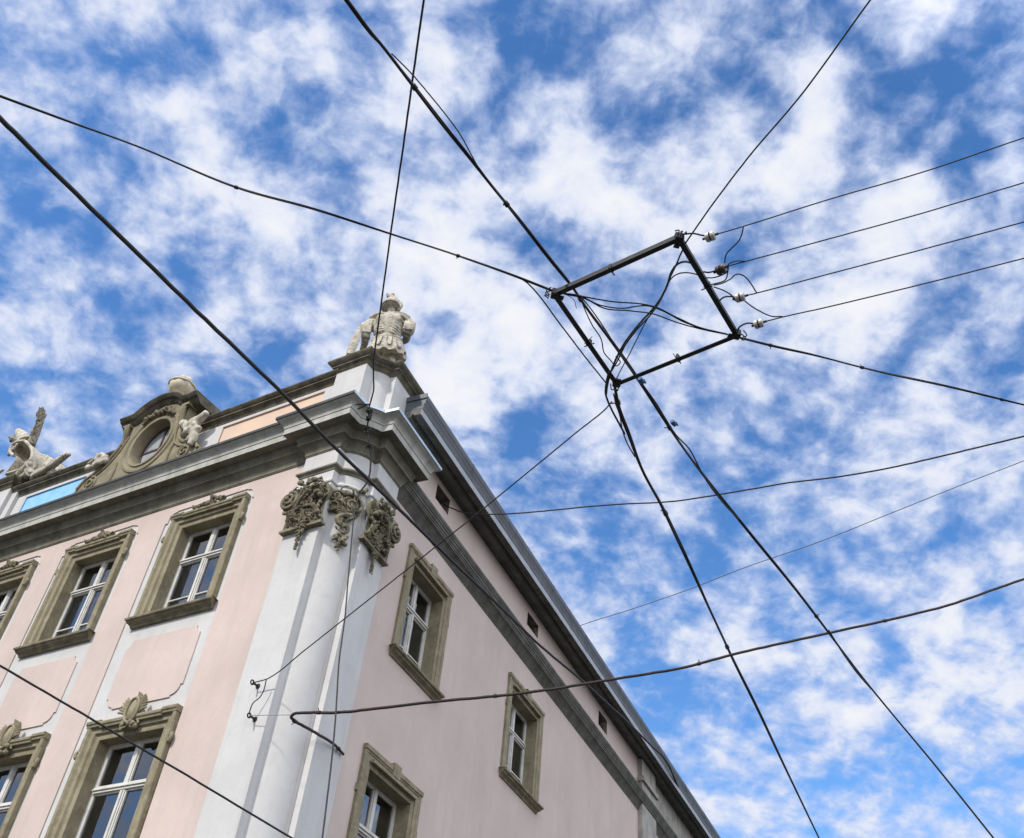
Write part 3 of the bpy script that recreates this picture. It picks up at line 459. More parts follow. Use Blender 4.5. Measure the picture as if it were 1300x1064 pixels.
def flat_capital(F,out,inn,name_seed):
    """out: coordinate of the outer edge, inn: inner arris, on facade frame F"""
    s=1 if out>inn else -1; Wd=abs(out-inn); X=lambda t: inn+(out-inn)*t     # t=0 at the arris, 1 at the outer edge
    rnd=random.Random(name_seed); mb=MB()
    # bell: stepped shield-like block with a lip at its foot
    prof=[(X(-.05),9.60),(X(1.0),9.60),(X(.99),9.70),(X(.95),9.95),(X(1.04),10.10),(X(1.0),10.30),(X(.66),10.34),(X(.60),10.40),(X(.45),10.37),(X(.2),10.38),(X(.02),10.33),(X(-.08),10.24),(X(-.06),10.14),(X(.05),10.02),(X(.09),9.90),(X(.06),9.78),(X(-.02),9.68)]
    mb.prism(F,prof,-.02,.05)
    mb.box(F,min(X(-.10),X(1.03)),max(X(-.10),X(1.03)),-.02,.085,9.585,9.62)
    mb.box(F,min(X(1.05),X(.70)),max(X(1.05),X(.70)),-.02,.11,10.30,10.335)
    # acanthus leaves and C-scrolls piled over the bell
    for t,z,du,dz,wd in ((.30,9.66,.10,.20,.075),(.62,9.68,.06,.22,.08),(.86,9.68,-.02,.20,.06),(.08,9.68,.03,.22,.06),(.45,9.86,.10,.22,.07),(.74,9.88,.04,.18,.06)):
        leafblade(F,mb,X(t),.05,z,s*du,dz,wd,.11)
    for t,z,r0,tn,sg,a0 in ((.20,9.82,.085,1.2,1,0.4),(.52,9.78,.075,1.2,-1,2.2),(.80,9.82,.07,1.2,1,1.2),(.33,10.02,.09,1.3,-1,2.6),(.63,10.02,.08,1.2,1,.2),(.12,10.10,.08,1.2,1,3.0)):
        p,r=spiral(F,X(t),z,.07,r0,tn,s*sg,a0,.021,30,.06); mb.tube(p,r,7)
    for k in range(34):
        t=rnd.uniform(.0,.9); z=rnd.uniform(9.66,10.32)
        curl(F,mb,X(t),.06,z,rnd.uniform(-.10,.10),rnd.uniform(-.04,.12),rnd.uniform(.05,.10),rnd.uniform(.012,.020),rnd.uniform(-1.4,1.4))
    for k in range(22): mb.ell(F(X(rnd.uniform(.0,.85)),rnd.uniform(.06,.12),rnd.uniform(9.68,10.34)),rnd.uniform(.018,.036),nu=8,nv=6)
    # inner corner scroll, overhanging the arris, and the rocaille crest running to the top
    p,r=spiral(F,X(.18),10.28,.10,.135,1.6,-s,PI/2,.026); mb.tube(p,r,8)
    p,r=spiral(F,X(.45),10.20,.12,.11,1.4,s,0,.024); mb.tube(p,r,8)
    mb.tube([F(X(.80),.07,9.72),F(X(.70),.12,9.86),F(X(.60),.16,10.02),F(X(.44),.17,10.16),F(X(.26),.15,10.27),F(X(.20),.13,10.36),F(X(.30),.13,10.40)],[.012,.018,.022,.022,.02,.018,.01],8,4)
    mb.tube([F(X(-.04),.06,10.10),F(X(.06),.09,10.0),F(X(.09),.09,9.88),F(X(.03),.09,9.76),F(X(-.04),.07,9.70),F(X(-.06),.06,9.76)],[.012,.02,.02,.02,.018,.01],7,4)
    for k in range(10): curl(F,mb,X(.78-.06*k),.10+.005*k,9.74+.055*k,s*rnd.uniform(-.12,-.05),rnd.uniform(-.02,.07),.06,.016,rnd.uniform(-1,1))
    mb.tube([F(X(.70),.09,10.08),F(X(.62),.14,10.22),F(X(.48),.15,10.33),F(X(.36),.13,10.40),F(X(.44),.13,10.44)],[.012,.02,.022,.018,.01],8,4)
    mb.ell(F(X(.12),.15,10.10),(.065,.065,.05)); mb.ell(F(X(.05),.13,10.06),(.05,.05,.04)); mb.ell(F(X(.2),.14,10.07),(.045,.045,.04))
    for k in range(12): mb.ell(F(X(.24+.045*k),.12+rnd.uniform(0,.05),10.36+.05*math.sin(k*.7)+rnd.uniform(-.03,.03)),rnd.uniform(.025,.045),nu=8,nv=6)
    mb.tube([F(X(.50),.08,10.42),F(X(.53),.10,10.47),F(X(.6),.09,10.49),F(X(.56),.10,10.44)],[.03,.025,.018,.02],6,3)
    c=mb.build('capital',M['olive_dark'],B,35,noweld=True)
    mb=MB(); p,r=spiral(F,X(.95),10.13,.115,.155,2.3,s,PI*.5,.030,60,.06); mb.tube(p,r,8)
    mb.ell(F(X(.95),.18,10.13),(.035,.035,.035))
    q=[F(X(.95)+.165*math.cos(a),.02,10.13+.165*math.sin(a)) for a in [2*PI*k/20 for k in range(20)]]; q2=[F(X(.95)+.15*math.cos(a),.12,10.13+.15*math.sin(a)) for a in [2*PI*k/20 for k in range(20)]]
    mb.loft([q,q2],True)
    mb.tube([F(X(1.08),.06,10.0),F(X(1.02),.10,9.93),F(X(.9),.10,9.92),F(X(.86),.08,9.97)],[.02,.03,.025,.012],7,4)
    mb.build('volute',M['olive_dark'],c,35,noweld=True)
    mb=MB(); drop(F,mb,X(.42),.05,9.72,9.25,.11,s*.02,name_seed); 
    mb.build('festoon',M['olive_dark'],c,35,noweld=True)
flat_capital(FL,1.08,.40,3)
flat_capital(FR,1.213,.54,5)
# capital of the rounded corner: C-scroll cartouche with a ribbon tail
def FC(s,w,z):     # s = arc length from the middle of the round, positive toward the right facade
    a=(angL+angR)/2+s/RR; return O+Vector((math.cos(a),math.sin(a),0))*(RR+w)+Z*z
mb=MB(); rnd=random.Random(11)
p,r=spiral(FC,.10,10.10,.05,.17,1.25,-1,PI*.75,.028,48,.06); mb.tube(p,r,8)
p,r=spiral(FC,-.13,10.18,.05,.10,1.3,1,PI*.2,.022,40,.06); mb.tube(p,r,8)
p,r=spiral(FC,-.15,10.02,.04,.09,1.2,1,PI*1.2,.02,40,.05); mb.tube(p,r,8)
mb.prism(FC,[(-.28,10.0),(-.15,9.92),(.0,9.88),(.12,9.88),(.24,9.98),(.27,10.15),(.2,10.3),(.0,10.33),(-.2,10.32),(-.29,10.2)],-.02,.04)
for k in range(20): curl(FC,mb,rnd.uniform(-.24,.22),.03,rnd.uniform(9.9,10.25),rnd.uniform(-.12,.12),rnd.uniform(.03,.14),rnd.uniform(.04,.09),rnd.uniform(.012,.02),rnd.uniform(-1,1))
for k in range(5): mb.ell(FC(.13+.03*k,.05,10.36+.02*k+rnd.uniform(-.02,.03)),rnd.uniform(.025,.045),nu=8,nv=6)
c=mb.build('capital',M['olive_dark'],B,35,noweld=True)
mb=MB(); mb.tube([FC(.14,.05,9.93),FC(.04,.09,9.86),FC(-.05,.09,9.78),FC(-.02,.08,9.70),FC(.09,.08,9.68),FC(.11,.07,9.62),FC(.05,.07,9.57),FC(.0,.07,9.60)],[.03,.04,.04,.035,.035,.03,.025,.015],8,4)
mb.tube([FC(.18,.04,9.92),FC(.10,.07,9.84),FC(.05,.07,9.74)],[.03,.035,.02],8,4)
for k in range(14): curl(FC,mb,rnd.uniform(-.06,.12),.05,rnd.uniform(9.60,9.88),rnd.uniform(-.09,.09),rnd.uniform(-.08,.08),.06,rnd.uniform(.012,.02),rnd.uniform(-1.2,1.2))
for k in range(16): mb.ell(FC(.05+rnd.uniform(-.09,.09),.03+rnd.uniform(0,.05),9.47+rnd.uniform(-.09,.06)),rnd.uniform(.025,.045),nu=8,nv=6)
for k in range(5): mb.ell(FC(.03+rnd.uniform(-.03,.03),.04,9.37-.02*k),.03-.003*k,nu=8,nv=6)
mb.build('festoon',M['olive_dark'],c,35,noweld=True)
# --- windows
def window(F,u0,u1,z0,z1,kind,seed,flip=1):
    rnd=random.Random(seed); mb=MB(); b=WW; fw=FW
    if kind=='r': prof=[(0,b-.02),(0,b+.045),(.012,b+.052),(.075,b+.052),(.085,b+.04),(.16,b+.036),(.165,b+.02),(fw,b+.012),(fw+.003,b-.24)]
    else: prof=[(0,b-.04),(0,b+.06),(.015,b+.072),(.06,b+.068),(.075,b+.045),(.09,b+.03),(.15,b+.026),(.16,b+.005),(.172,b-.01),(fw-.02,b-.012),(fw,b-.02),(fw+.003,b-.26)]
    path=lambda t:[(u0+t,z0),(u0+t,z1-t),(u1-t,z1-t),(u1-t,z0)]
    mb.loft([[F(u,w,z) for (u,z) in path(t)] for t,w in prof],False)
    # crown moulding with a break at either end
    if kind=='r':
        mb.box(F,u0-.01,u1+.01,b-.02,b+.065,z1-.05,z1+.012); mb.box(F,(u0+u1)/2-.10,(u0+u1)/2+.10,b-.02,b+.085,z1-.12,z1+.06)
        mb.box(F,u0-.025,u0+.05,b-.02,b+.04,z1-.62,z1-.53); mb.box(F,u1-.05,u1+.025,b-.02,b+.04,z1-.62,z1-.53)
        mb.box(F,u0+.20,u1-.20,b-.02,b+.085,z1-.17,z1-.13)
    else:
        for a,c,z in ((u0-.012,u0+.26,z1+.014),(u0+.262,u1-.262,z1-.012),(u1-.26,u1+.012,z1+.014)):
            mb.loft([[F(x,w,zz) for w,zz in ((b-.02,z-.085),(b+.075,z-.085),(b+.083,z-.06),(b+.10,z-.045),(b+.105,z-.015),(b+.095,z),(b-.02,z))] for x in (a,c)],True)
        mb.box(F,u0-.02,u0+.04,b-.02,b+.055,z1-.40,z1-.20); mb.box(F,u1-.04,u1+.02,b-.02,b+.055,z1-.40,z1-.20)
        mb.tube([F(u0-.02,b+.03,z1-.36),F(u0-.045,b+.05,z1-.42),F(u0-.03,b+.05,z1-.48),F(u0+.0,b+.05,z1-.44)],[.02,.028,.026,.014],7,4)
        mb.tube([F(u1+.02,b+.03,z1-.36),F(u1+.045,b+.05,z1-.42),F(u1+.03,b+.05,z1-.48),F(u1-.0,b+.05,z1-.44)],[.02,.028,.026,.014],7,4)
    W0=mb.build('window',M['olive'],B,30)
    # sill
    mb=MB(); sp=[(b-.02,z0-.135),(b+.02,z0-.135),(b+.028,z0-.125),(b+.032,z0-.11),(b+.06,z0-.088),(b+.085,z0-.076),(b+.09,z0-.072),(b+.10,z0-.05),(b+.13,z0-.040),(b+.135,z0-.014),(b+.13,z0-.003),(b-.3,z0+.012)]
    e=.055 if kind!='r' else .04
    def sprof(u,s): return [F(u+s*max(0,(w-b-.03))*.55,w,z) for w,z in sp]
    mb.loft([sprof(u0-e+.03,-1),sprof(u1+e-.03,1)],False)
    for u,s in ((u0-e+.03,-1),(u1+e-.03,1)): mb.add(sprof(u,s)+[F(u,b-.02,z0+.01)],[tuple(range(len(sp)+1))])
    mb.build('sill',M['sillstone'],W0)
    # sash: two casements below a transom, two lights above
    d=b-.21; a0=u0+fw-.03; a1=u1-fw+.03; zt=z1-fw+.03; H=zt-z0
    zm=z0+H*.655; um=(a0+a1)/2
    mb=MB()
    def bar(x0,x1,zz0,zz1,w0=d-.05,w1=d): mb.box(F,x0,x1,w0,w1,zz0,zz1)
    bar(a0,a0+.075,z0-.02,zt); bar(a1-.075,a1,z0-.02,zt); bar(a0+.076,a1-.076,zt-.06,zt); bar(a0+.076,a1-.076,z0-.02,z0+.05)
    bar(a0+.076,a1-.076,zm-.045,zm+.036,d-.05,d+.025); bar(a0+.07,a1-.07,zm-.012,zm+.008,d,d+.045)
    bar(um-.046,um+.046,z0+.051,zm-.046,d-.045,d+.012); bar(um-.02,um+.02,z0+.061,zm-.056,d+.013,d+.03)
    bar(um-.04,um+.04,zm+.037,zt-.061,d-.045,d+.012)
    zb=z0+(zm-z0)*.36
    bar(a0+.076,um-.047,zb-.011,zb+.011,d-.04,d-.008); bar(um+.047,a1-.076,zb-.011,zb+.011,d-.04,d-.008)
    for x0,x1,y0,y1 in ((a0+.076,um-.047,z0+.051,zm-.046),(um+.047,a1-.076,z0+.051,zm-.046),(a0+.076,um-.041,zm+.037,zt-.061),(um+.041,a1-.076,zm+.037,zt-.061)):
        bar(x0,x0+.02,y0,y1,d-.042,d-.004); bar(x1-.02,x1,y0,y1,d-.042,d-.004); bar(x0+.021,x1-.021,y1-.022,y1,d-.042,d-.004); bar(x0+.021,x1-.021,y0,y0+.024,d-.042,d-.004)
    mb.build('sash',M['wood'],W0,bevel=.004)
    mb=MB(); mb.add([F(a0+.05,d-.03,z0),F(a1-.05,d-.03,z0),F(a1-.05,d-.03,zt-.04),F(a0+.05,d-.03,zt-.04)],[(0,1,2,3)]); mb.build('pane',M['glass'],W0,face=F(0,1,0)-F(0,0,0))
    # room behind
    mb=MB(); x0,x1,y0,y1=a0-.25,a1+.25,z0-.25,zt+.35; w0,w1=d-.055,d-1.8
    q=[F(x0,w0,y0),F(x1,w0,y0),F(x1,w0,y1),F(x0,w0,y1),F(x0,w1,y0),F(x1,w1,y0),F(x1,w1,y1),F(x0,w1,y1)]
    mb.add(q,[(0,1,5,4),(1,2,6,5),(2,3,7,6),(3,0,4,7),(4,5,6,7)]); mb.build('room',M['room'],W0)
    # curtain with folds
    def curt(x0,x1,y0,y1,m,w=d-.14):
        mb=MB(); n=26; mb.loft([[F(x0+(x1-x0)*k/n,w+.022*math.sin(k*1.55+rnd.random()*.6),z) for k in range(n+1)] for z in (y0,(y0+y1)/2,y1)],False); mb.build('curtain',m,W0,60)
    if kind=='up': curt(um-.16,a1-.03,z0,z0+H*(.74 if seed==1 else .6),M['bluecurtain'])
    elif kind=='r': curt(a0+.02,a0+.30,z0,zt,M['curtain']); curt(um-.02,um+.2,z0,zt,M['curtain'])
    else: curt(a0+.02,a0+.22,z0,zt-.1,M['bluecurtain'])
    # ornament
    mb=MB(); uc=(u0+u1)/2; y=b+.06
    if kind=='up':
        for k in range(15):
            t=k/14; x=uc+.33*(t-.5)*2*flip*.9; zz=z1+.03+.085*math.exp(-((t-.35)*3.2)**2)
            mb.ell(F(x,y+rnd.uniform(0,.03),zz+rnd.uniform(-.02,.02)),(rnd.uniform(.025,.045),)*3,nu=8,nv=6)
            curl(F,mb,x,y,z1-.03,rnd.uniform(-.1,.1),rnd.uniform(.08,.17)*(1-abs(t-.4)),.06,rnd.uniform(.014,.024),rnd.uniform(-1,1))
        leafblade(F,mb,uc-.05,y,z1-.02,.03,.22,.05,.06)
        leafblade(F,mb,uc+.12,y,z1-.02,.22,.08,.035,.05); leafblade(F,mb,uc-.16,y,z1-.02,-.22,.06,.035,.05)
        mb.build('ornament',M['olive_dark'],W0,35,noweld=True)
    elif kind=='low':
        # palmette shell over an oval boss
        mb.ell(F(uc,y+.02,z1+.05),(.09,.06,.15),Matrix((Ld.to_tuple(),nL.to_tuple(),(0,0,1))).transposed(),16,10)
        rim=[F(uc+.115*math.cos(2*PI*k/24),y+.05,z1+.05+.175*math.sin(2*PI*k/24)) for k in range(25)]; mb.tube(rim,.022,7)
        leafblade(F,mb,uc,y,z1+.17,-.01,.15,.045,.02); 
        for k in range(6):
            for s in (-1,1):
                a=.15+.19*k; mb.tube([F(uc+s*.09,y,z1+.0+.018*k),F(uc+s*(.09+.10*math.cos(a)),y+.05,z1+.02+.018*k+.10*math.sin(a)),F(uc+s*(.09+.18*math.cos(a)),y+.04,z1+.03+.018*k+.15*math.sin(a))],[.013,.020,.015],7,3)
        for k in range(12): mb.ell(F(uc+rnd.uniform(-.13,.13),y+rnd.uniform(0,.04),z1-.14+rnd.uniform(-.05,.05)),rnd.uniform(.03,.05),nu=8,nv=6)
        p,r=spiral(F,uc+.08,z1-.14,y,.07,1.2,1,0,.018,30,.04); mb.tube(p,r,7)
        p,r=spiral(F,uc-.08,z1-.14,y,.07,1.2,-1,PI,.018,30,.04); mb.tube(p,r,7)
        mb.build('ornament',M['olive'],W0,35,noweld=True)
    return W0
for i,w in enumerate(LW): window(FL,*w,seed=i+1)
for i,w in enumerate(RW): window(FR,*w,seed=i+21)
# --- oval dormer
UD,ZD=5.25,12.83; NR=96
outl=[(6.92,11.80),(6.93,12.05),(6.90,12.22),(6.82,12.38),(6.70,12.46),(6.56,12.52),(6.42,12.60),(6.30,12.73),(6.22,12.88),(6.15,13.02),(6.11,13.2),(6.12,13.45),(6.10,13.62),(5.7,13.66),(5.25,13.74),(4.8,13.66),(4.52,13.62),(4.50,13.45),(4.52,13.2),(4.53,13.0),(4.49,12.8),(4.42,12.62),(4.30,12.52),(4.15,12.46),(4.0,12.42),(3.86,12.34),(3.76,12.2),(3.74,12.05),(3.74,11.80)]
def hit(a):
    dx,dz=math.cos(a),math.sin(a); best=None; n=len(outl)
    for i in range(n):
        (x0,y0),(x1,y1)=outl[i],outl[(i+1)%n]; ex,ey=x1-x0,y1-y0; den=dx*ey-dz*ex
        if abs(den)<1e-9: continue
        t=((x0-UD)*ey-(y0-ZD)*ex)/den; s=((x0-UD)*dz-(y0-ZD)*dx)/den
        if t>0 and -1e-6<=s<=1+1e-6 and (best is None or t<best): best=t
    return best
def ov(a,ru,rz,w): return FL(UD+ru*math.cos(a),w,ZD+rz*math.sin(a))
mb=MB(); A_=[2*PI*k/NR for k in range(NR)]
outer=[(UD+hit(a)*math.cos(a),ZD+hit(a)*math.sin(a)) for a in A_]
rings=[[FL(u,-.35,z) for u,z in outer],[FL(u,.03,z) for u,z in outer],[ov(a,.66,.74,.03) for a in A_],[ov(a,.64,.72,.055) for a in A_],[ov(a,.60,.68,.06) for a in A_],[ov(a,.575,.655,.035) for a in A_],[ov(a,.53,.60,.03) for a in A_],[ov(a,.52,.585,.055) for a in A_],[ov(a,.47,.535,.05) for a in A_],[ov(a,.455,.52,.01) for a in A_],[ov(a,.44,.51,-.26) for a in A_]]
mb.loft(rings,True,False)
mb.box(FL,4.56,6.06,-1.6,-.36,12.0,13.66)
DM=mb.build('oval_dormer',M['dormer'],B,35)
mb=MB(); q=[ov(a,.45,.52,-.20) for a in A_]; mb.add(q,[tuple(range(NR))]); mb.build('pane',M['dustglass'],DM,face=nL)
mb=MB(); mb.box(FL,UD-.43,UD+.43,-.22,-.185,ZD-.022,ZD+.022); mb.box(FL,UD-.02,UD+.02,-.225,-.18,ZD-.50,ZD+.50)
mb.tube([ov(a,.435,.50,-.185) for a in A_+[0]],.02,6)
mb.build('glazing_bars',M['darkwood'],DM)
mb=MB(); mb.add([FL(UD-.5,-.345,12.25),FL(UD+.5,-.345,12.25),FL(UD+.5,-.345,13.4),FL(UD-.5,-.345,13.4)],[(0,1,2,3)]); mb.build('curtain',M['greycloth'],DM)  # pale sheet added behind the pane to imitate reflected sky
# dormer cornice following ears and arch
path=[(6.28,13.46),(6.0,13.455),(5.86,13.47),(5.76,13.53),(5.66,13.61),(5.52,13.68),(5.36,13.72),(5.2,13.725),(5.04,13.70),(4.90,13.64),(4.79,13.55),(4.70,13.48),(4.6,13.455),(4.27,13.46)]
pv=[Vector((a,b,0)) for a,b in path]; pv,_=catmull(pv,[1]*len(pv),5)
xs=[(-.02,.0),(0,.04),(.02,.06),(.05,.10),(.075,.115),(.08,.14),(.10,.165),(.135,.19),(.15,.205),(.175,.205),(.185,.19),(.21,-.9),(-.02,-.9)]
mb=MB(); rings=[]
for i,p in enumerate(pv):
    t=pv[min(i+1,len(pv)-1)]-pv[max(i-1,0)]; t.normalize(); nn=Vector((t.y,-t.x,0)); nn=nn if nn.y>0 else -nn
    rings.append([FL(p.x+nn.x*o,w,p.y+nn.y*o) for o,w in xs])
mb.loft(rings,True); mb.build('dormer_cornice',M['capstone'],DM,30)
# mouldings, consoles, scroll feet, garland
for s in (-1,1):
    mb=MB()
    foot=UD+1.30 if s>0 else UD-1.10
    p,r=spiral(FL,foot,12.22,.03,.17,2.0,s,PI*.5,.028,50,.03); mb.tube(p,r,8)
    run=[(6.86,12.18),(6.74,12.36),(6.56,12.46),(6.38,12.58),(6.24,12.76),(6.13,12.98),(6.06,13.25)] if s>0 else [(3.80,12.18),(3.92,12.34),(4.1,12.42),(4.28,12.49),(4.42,12.62),(4.50,12.85),(4.54,13.1)]
    mb.tube([FL(u,.04,z) for u,z in run],.032,8,5); mb.tube([FL(u+(-s)*.09,.04,z-.06) for u,z in run[1:]],.022,8,5)
    mb.tube([FL(UD+s*.72,.04,12.0),FL(UD+s*.70,.04,12.35),FL(UD+s*.74,.04,12.55)],.03,8,4)
    x=6.08 if s>0 else 4.54
    mb.tube([FL(x-s*.02,.03,13.0),FL(x-s*.03,.06,13.15),FL(x-s*.04,.10,13.3),FL(x-s*.03,.11,13.40)],[.03,.045,.06,.055],8,4); mb.box(FL,x-.09,x+.09,-.1,.13,13.41,13.46)
    mb.build('scrollwork',M['dormer'],DM,35,noweld=True)
rnd=random.Random(4)
mb=MB()
for k in range(34):
    a=PI*(.28+.44*k/33); 
    mb.ell(ov(a,.60+rnd.uniform(-.02,.05),.70+rnd.uniform(-.03,.05),.07+rnd.uniform(0,.04)),rnd.uniform(.025,.05),nu=8,nv=6)
    curl(FL,mb,UD+.6*math.cos(a),.05,ZD+.68*math.sin(a),rnd.uniform(-.1,.1),rnd.uniform(.02,.1),.06,.018,rnd.uniform(-1,1))
mb.build('garland',M['olive_dark'],DM,35,noweld=True)
def putto(name,u,z,s,seed):
    rnd=random.Random(seed); mb=MB(); w=.10
    mb.tube([FL(u,w,z),FL(u-s*.15,w+.02,z+.13),FL(u-s*.30,w+.03,z+.16),FL(u-s*.46,w+.05,z+.26)],[.11,.10,.085,.06],9,4)
    mb.ell(FL(u+s*.05,w+.06,z+.13),.095); mb.tube([FL(u-s*.1,w,z+.0),FL(u-s*.28,w+.02,z-.10),FL(u-s*.40,w+.02,z-.05)],[.09,.075,.05],8,4)
    mb.tube([FL(u-s*.2,w,z-.05),FL(u-s*.3,w,z-.25),FL(u-s*.26,w,z-.42)],[.10,.08,.06],8,4)
    for k in range(9): mb.ell(FL(u-s*rnd.uniform(-.05,.35),w+rnd.uniform(0,.08),z+rnd.uniform(-.25,.12)),rnd.uniform(.04,.07),nu=8,nv=6)
    o=mb.build(name,M['lime'],DM,remesh=.022)
    return o
putto('shell_figure',4.22,12.66,1,3); 
mb=MB(); rnd=random.Random(8)
for k in range(16): mb.ell(FL(6.52+rnd.uniform(-.24,.22),.06+rnd.uniform(0,.08),12.68+rnd.uniform(-.10,.10)),rnd.uniform(.035,.075),nu=8,nv=6)
mb.tube([FL(6.3,.08,12.70),FL(6.45,.12,12.84),FL(6.62,.1,12.80),FL(6.86,.08,12.78)],[.05,.06,.05,.02],8,4)
mb.tube([FL(6.5,.08,12.74),FL(6.62,.12,12.92)],[.05,.03],8,3)
mb.build('shell_figure',M['lime'],DM,remesh=.022)
# ================================================================ stone urn on the dormer
ub=C2+FL(5.30,-.14,14.0)
U=empty('stone_urn',ub,'pale fluted stone urn standing on the arched top of the oval dormer','urn')
mb=MB(); mb.loft([[Vector((r*math.cos(2*PI*k/24),r*math.sin(2*PI*k/24),z)) for k in range(24)] for r,z in ((.20,0),(.20,.05),(.10,.08),(.09,.16),(.13,.20))],True); mb.build('foot',M['cream'],U,30)
mb=MB(); rings=[]
for r,z in ((.12,.20),(.17,.23),(.215,.30),(.24,.38),(.235,.40)):
    rings.append([Vector((r*(1+.07*abs(math.cos(k*PI/8)))*math.cos(2*PI*k/64),r*(1+.07*abs(math.cos(k*PI/8)))*math.sin(2*PI*k/64),z)) for k in range(64)])
mb.loft(rings,True); mb.loft([[Vector((r*math.cos(2*PI*k/32),r*math.sin(2*PI*k/32),z)) for k in range(32)] for r,z in ((.26,.395),(.275,.41),(.275,.435),(.25,.45))],True)
mb.build('bowl',M['cream'],U,40)
mb=MB(); rnd=random.Random(2)
for k in range(26):
    a=rnd.uniform(0,2*PI); r=rnd.uniform(0,.2); mb.ell((r*math.cos(a),r*math.sin(a),.46+.13*(1-(r/.2)**2)+rnd.uniform(-.02,.02)),rnd.uniform(.04,.065),nu=8,nv=6)
mb.ell((0,0,.62),(.06,.06,.07)); mb.build('lid',M['cream'],U,35,noweld=True)
# ================================================================ warrior statue on the corner pier
S0=Vector((-2.36,12.245,13.05))
S=empty('warrior_statue',S0,'pale stone statue of an armoured warrior with plumed helmet standing on the corner pier','statue')
mb=MB(); T=lambda x,y,z: Vector((x,y,z))
mb.tube([T(-.08,.02,.05),T(-.10,-.02,.35),T(-.06,-.04,.62),T(-.02,0,.95)],[.085,.075,.10,.15],12,4)
mb.tube([T(.20,.0,.05),T(.22,-.02,.35),T(.18,-.03,.62),T(.13,0,.95)],[.085,.075,.10,.15],12,4)
mb.ell(T(-.08,-.08,.06),(.07,.15,.06)); mb.ell(T(.21,-.08,.06),(.07,.15,.06))
# torso: lofted cuirass
def ring(cx,cy,cz,rx,ry,tilt=0,n=28,mus=0):
    o=[]
    for k in range(n):
        a=2*PI*k/n; x=rx*math.cos(a); y=ry*math.sin(a)*(1-.10*mus*math.exp(-((a-1.5*PI)*3)**2))
        o.append(T(cx+x,cy+y,cz+x*tilt))
    return o
mb.loft([ring(.07,0,.86,.25,.19,.12),ring(.06,0,.96,.235,.17,.14),ring(.05,0,1.08,.225,.165,.16,mus=1),ring(.03,-.01,1.22,.255,.185,.2,mus=1),ring(.01,-.02,1.36,.285,.20,.24,mus=1.6),ring(0,-.01,1.48,.29,.19,.28,mus=1.2),ring(-.01,0,1.58,.23,.15,.30),ring(0,0,1.66,.13,.11,.2),ring(0,0,1.70,.09,.09)],True)
# back of the muscle cuirass: shoulder blades, spine furrow, ribs
for x,z in ((-.12,1.42),(.13,1.47)): mb.ell(T(x,-.145,z),(.105,.06,.11))
for k in range(4):
    for s in (-1,1): mb.tube([T(.03+s*.05,-.165,1.30-.06*k),T(.03+s*.14,-.165,1.265-.065*k),T(.03+s*.23,-.09,1.25-.065*k)],[.016,.024,.016],7,3)
mb.tube([T(-.19,-.08,.965),T(-.06,-.165,.96),T(.14,-.175,.985),T(.31,-.07,1.04)],.028,8,4)
mb.tube([T(-.21,-.06,.91),T(-.06,-.175,.90),T(.14,-.19,.925),T(.33,-.06,.98)],.02,8,4)
# neck and head, face turned away to the far side
mb.tube([T(0,0,1.62),T(-.005,0,1.76),T(-.02,.01,1.88)],[.088,.073,.08],12,3)
mb.ell(T(-.03,.03,1.93),(.095,.115,.13))
mb.ell(T(-.03,.15,1.92),(.018,.03,.03)); mb.ell(T(-.03,.12,1.83),(.05,.04,.035)); mb.ell(T(-.07,.125,1.95),(.02,.015,.012)); mb.ell(T(.01,.125,1.95),(.02,.015,.012))
# upper arms in gathered sleeves, forearms bent away
mb.tube([T(-.20,0,1.48),T(-.30,.0,1.41),T(-.36,-.01,1.26),T(-.36,-.01,1.12),T(-.33,.02,1.03)],[.10,.115,.105,.095,.08],12,4)
mb.tube([T(-.34,.02,1.04),T(-.36,.14,1.0),T(-.40,.26,.98)],[.075,.065,.05],10,4)
mb.tube([T(.22,0,1.58),T(.32,.0,1.55),T(.39,-.01,1.44),T(.40,-.02,1.33),T(.36,.01,1.25)],[.10,.115,.11,.10,.085],12,4)
mb.tube([T(.37,.0,1.27),T(.36,.14,1.26),T(.28,.26,1.30)],[.08,.068,.05],10,4)
for k in range(6):
    mb.tube([T(-.44+.035*k,-.085-.01*k,1.34+.012*k),T(-.455+.035*k,-.105,1.22),T(-.44+.035*k,-.10,1.08)],[.012,.026,.016],7,3); mb.tube([T(.31+.033*k,-.10,1.50),T(.32+.034*k,-.125,1.38),T(.30+.034*k,-.11,1.26)],[.012,.026,.016],7,3)
# shoulder straps and collar of folded cloth
mb.tube([T(-.34,-.08,1.47),T(-.22,-.13,1.55),T(-.05,-.10,1.63),T(.10,-.11,1.66),T(.22,-.12,1.64),T(.36,-.07,1.60)],[.045,.04,.03,.03,.042,.05],8,4)
mb.tube([T(.10,-.12,1.62),T(.22,-.14,1.57),T(.33,-.12,1.52)],[.02,.04,.02],8,4); mb.tube([T(.09,-.14,1.52),T(.2,-.16,1.48),T(.29,-.12,1.42)],[.014,.028,.014],8,4)
for h,zz in ((-.41,.98),(.25,1.31)):
    for k in range(4): mb.tube([T(h,.27,zz+.02-.022*k),T(h-.01,.32,zz+.01-.022*k),T(h+.02,.345,zz-.01-.022*k)],[.014,.013,.01],6,3)
    mb.tube([T(h,.25,zz+.04),T(h+.03,.28,zz+.055),T(h+.05,.30,zz+.04)],[.016,.014,.011],6,3)
mb.build('body',M['lime'],S,remesh=.0125)
mb=MB()
rings=[]
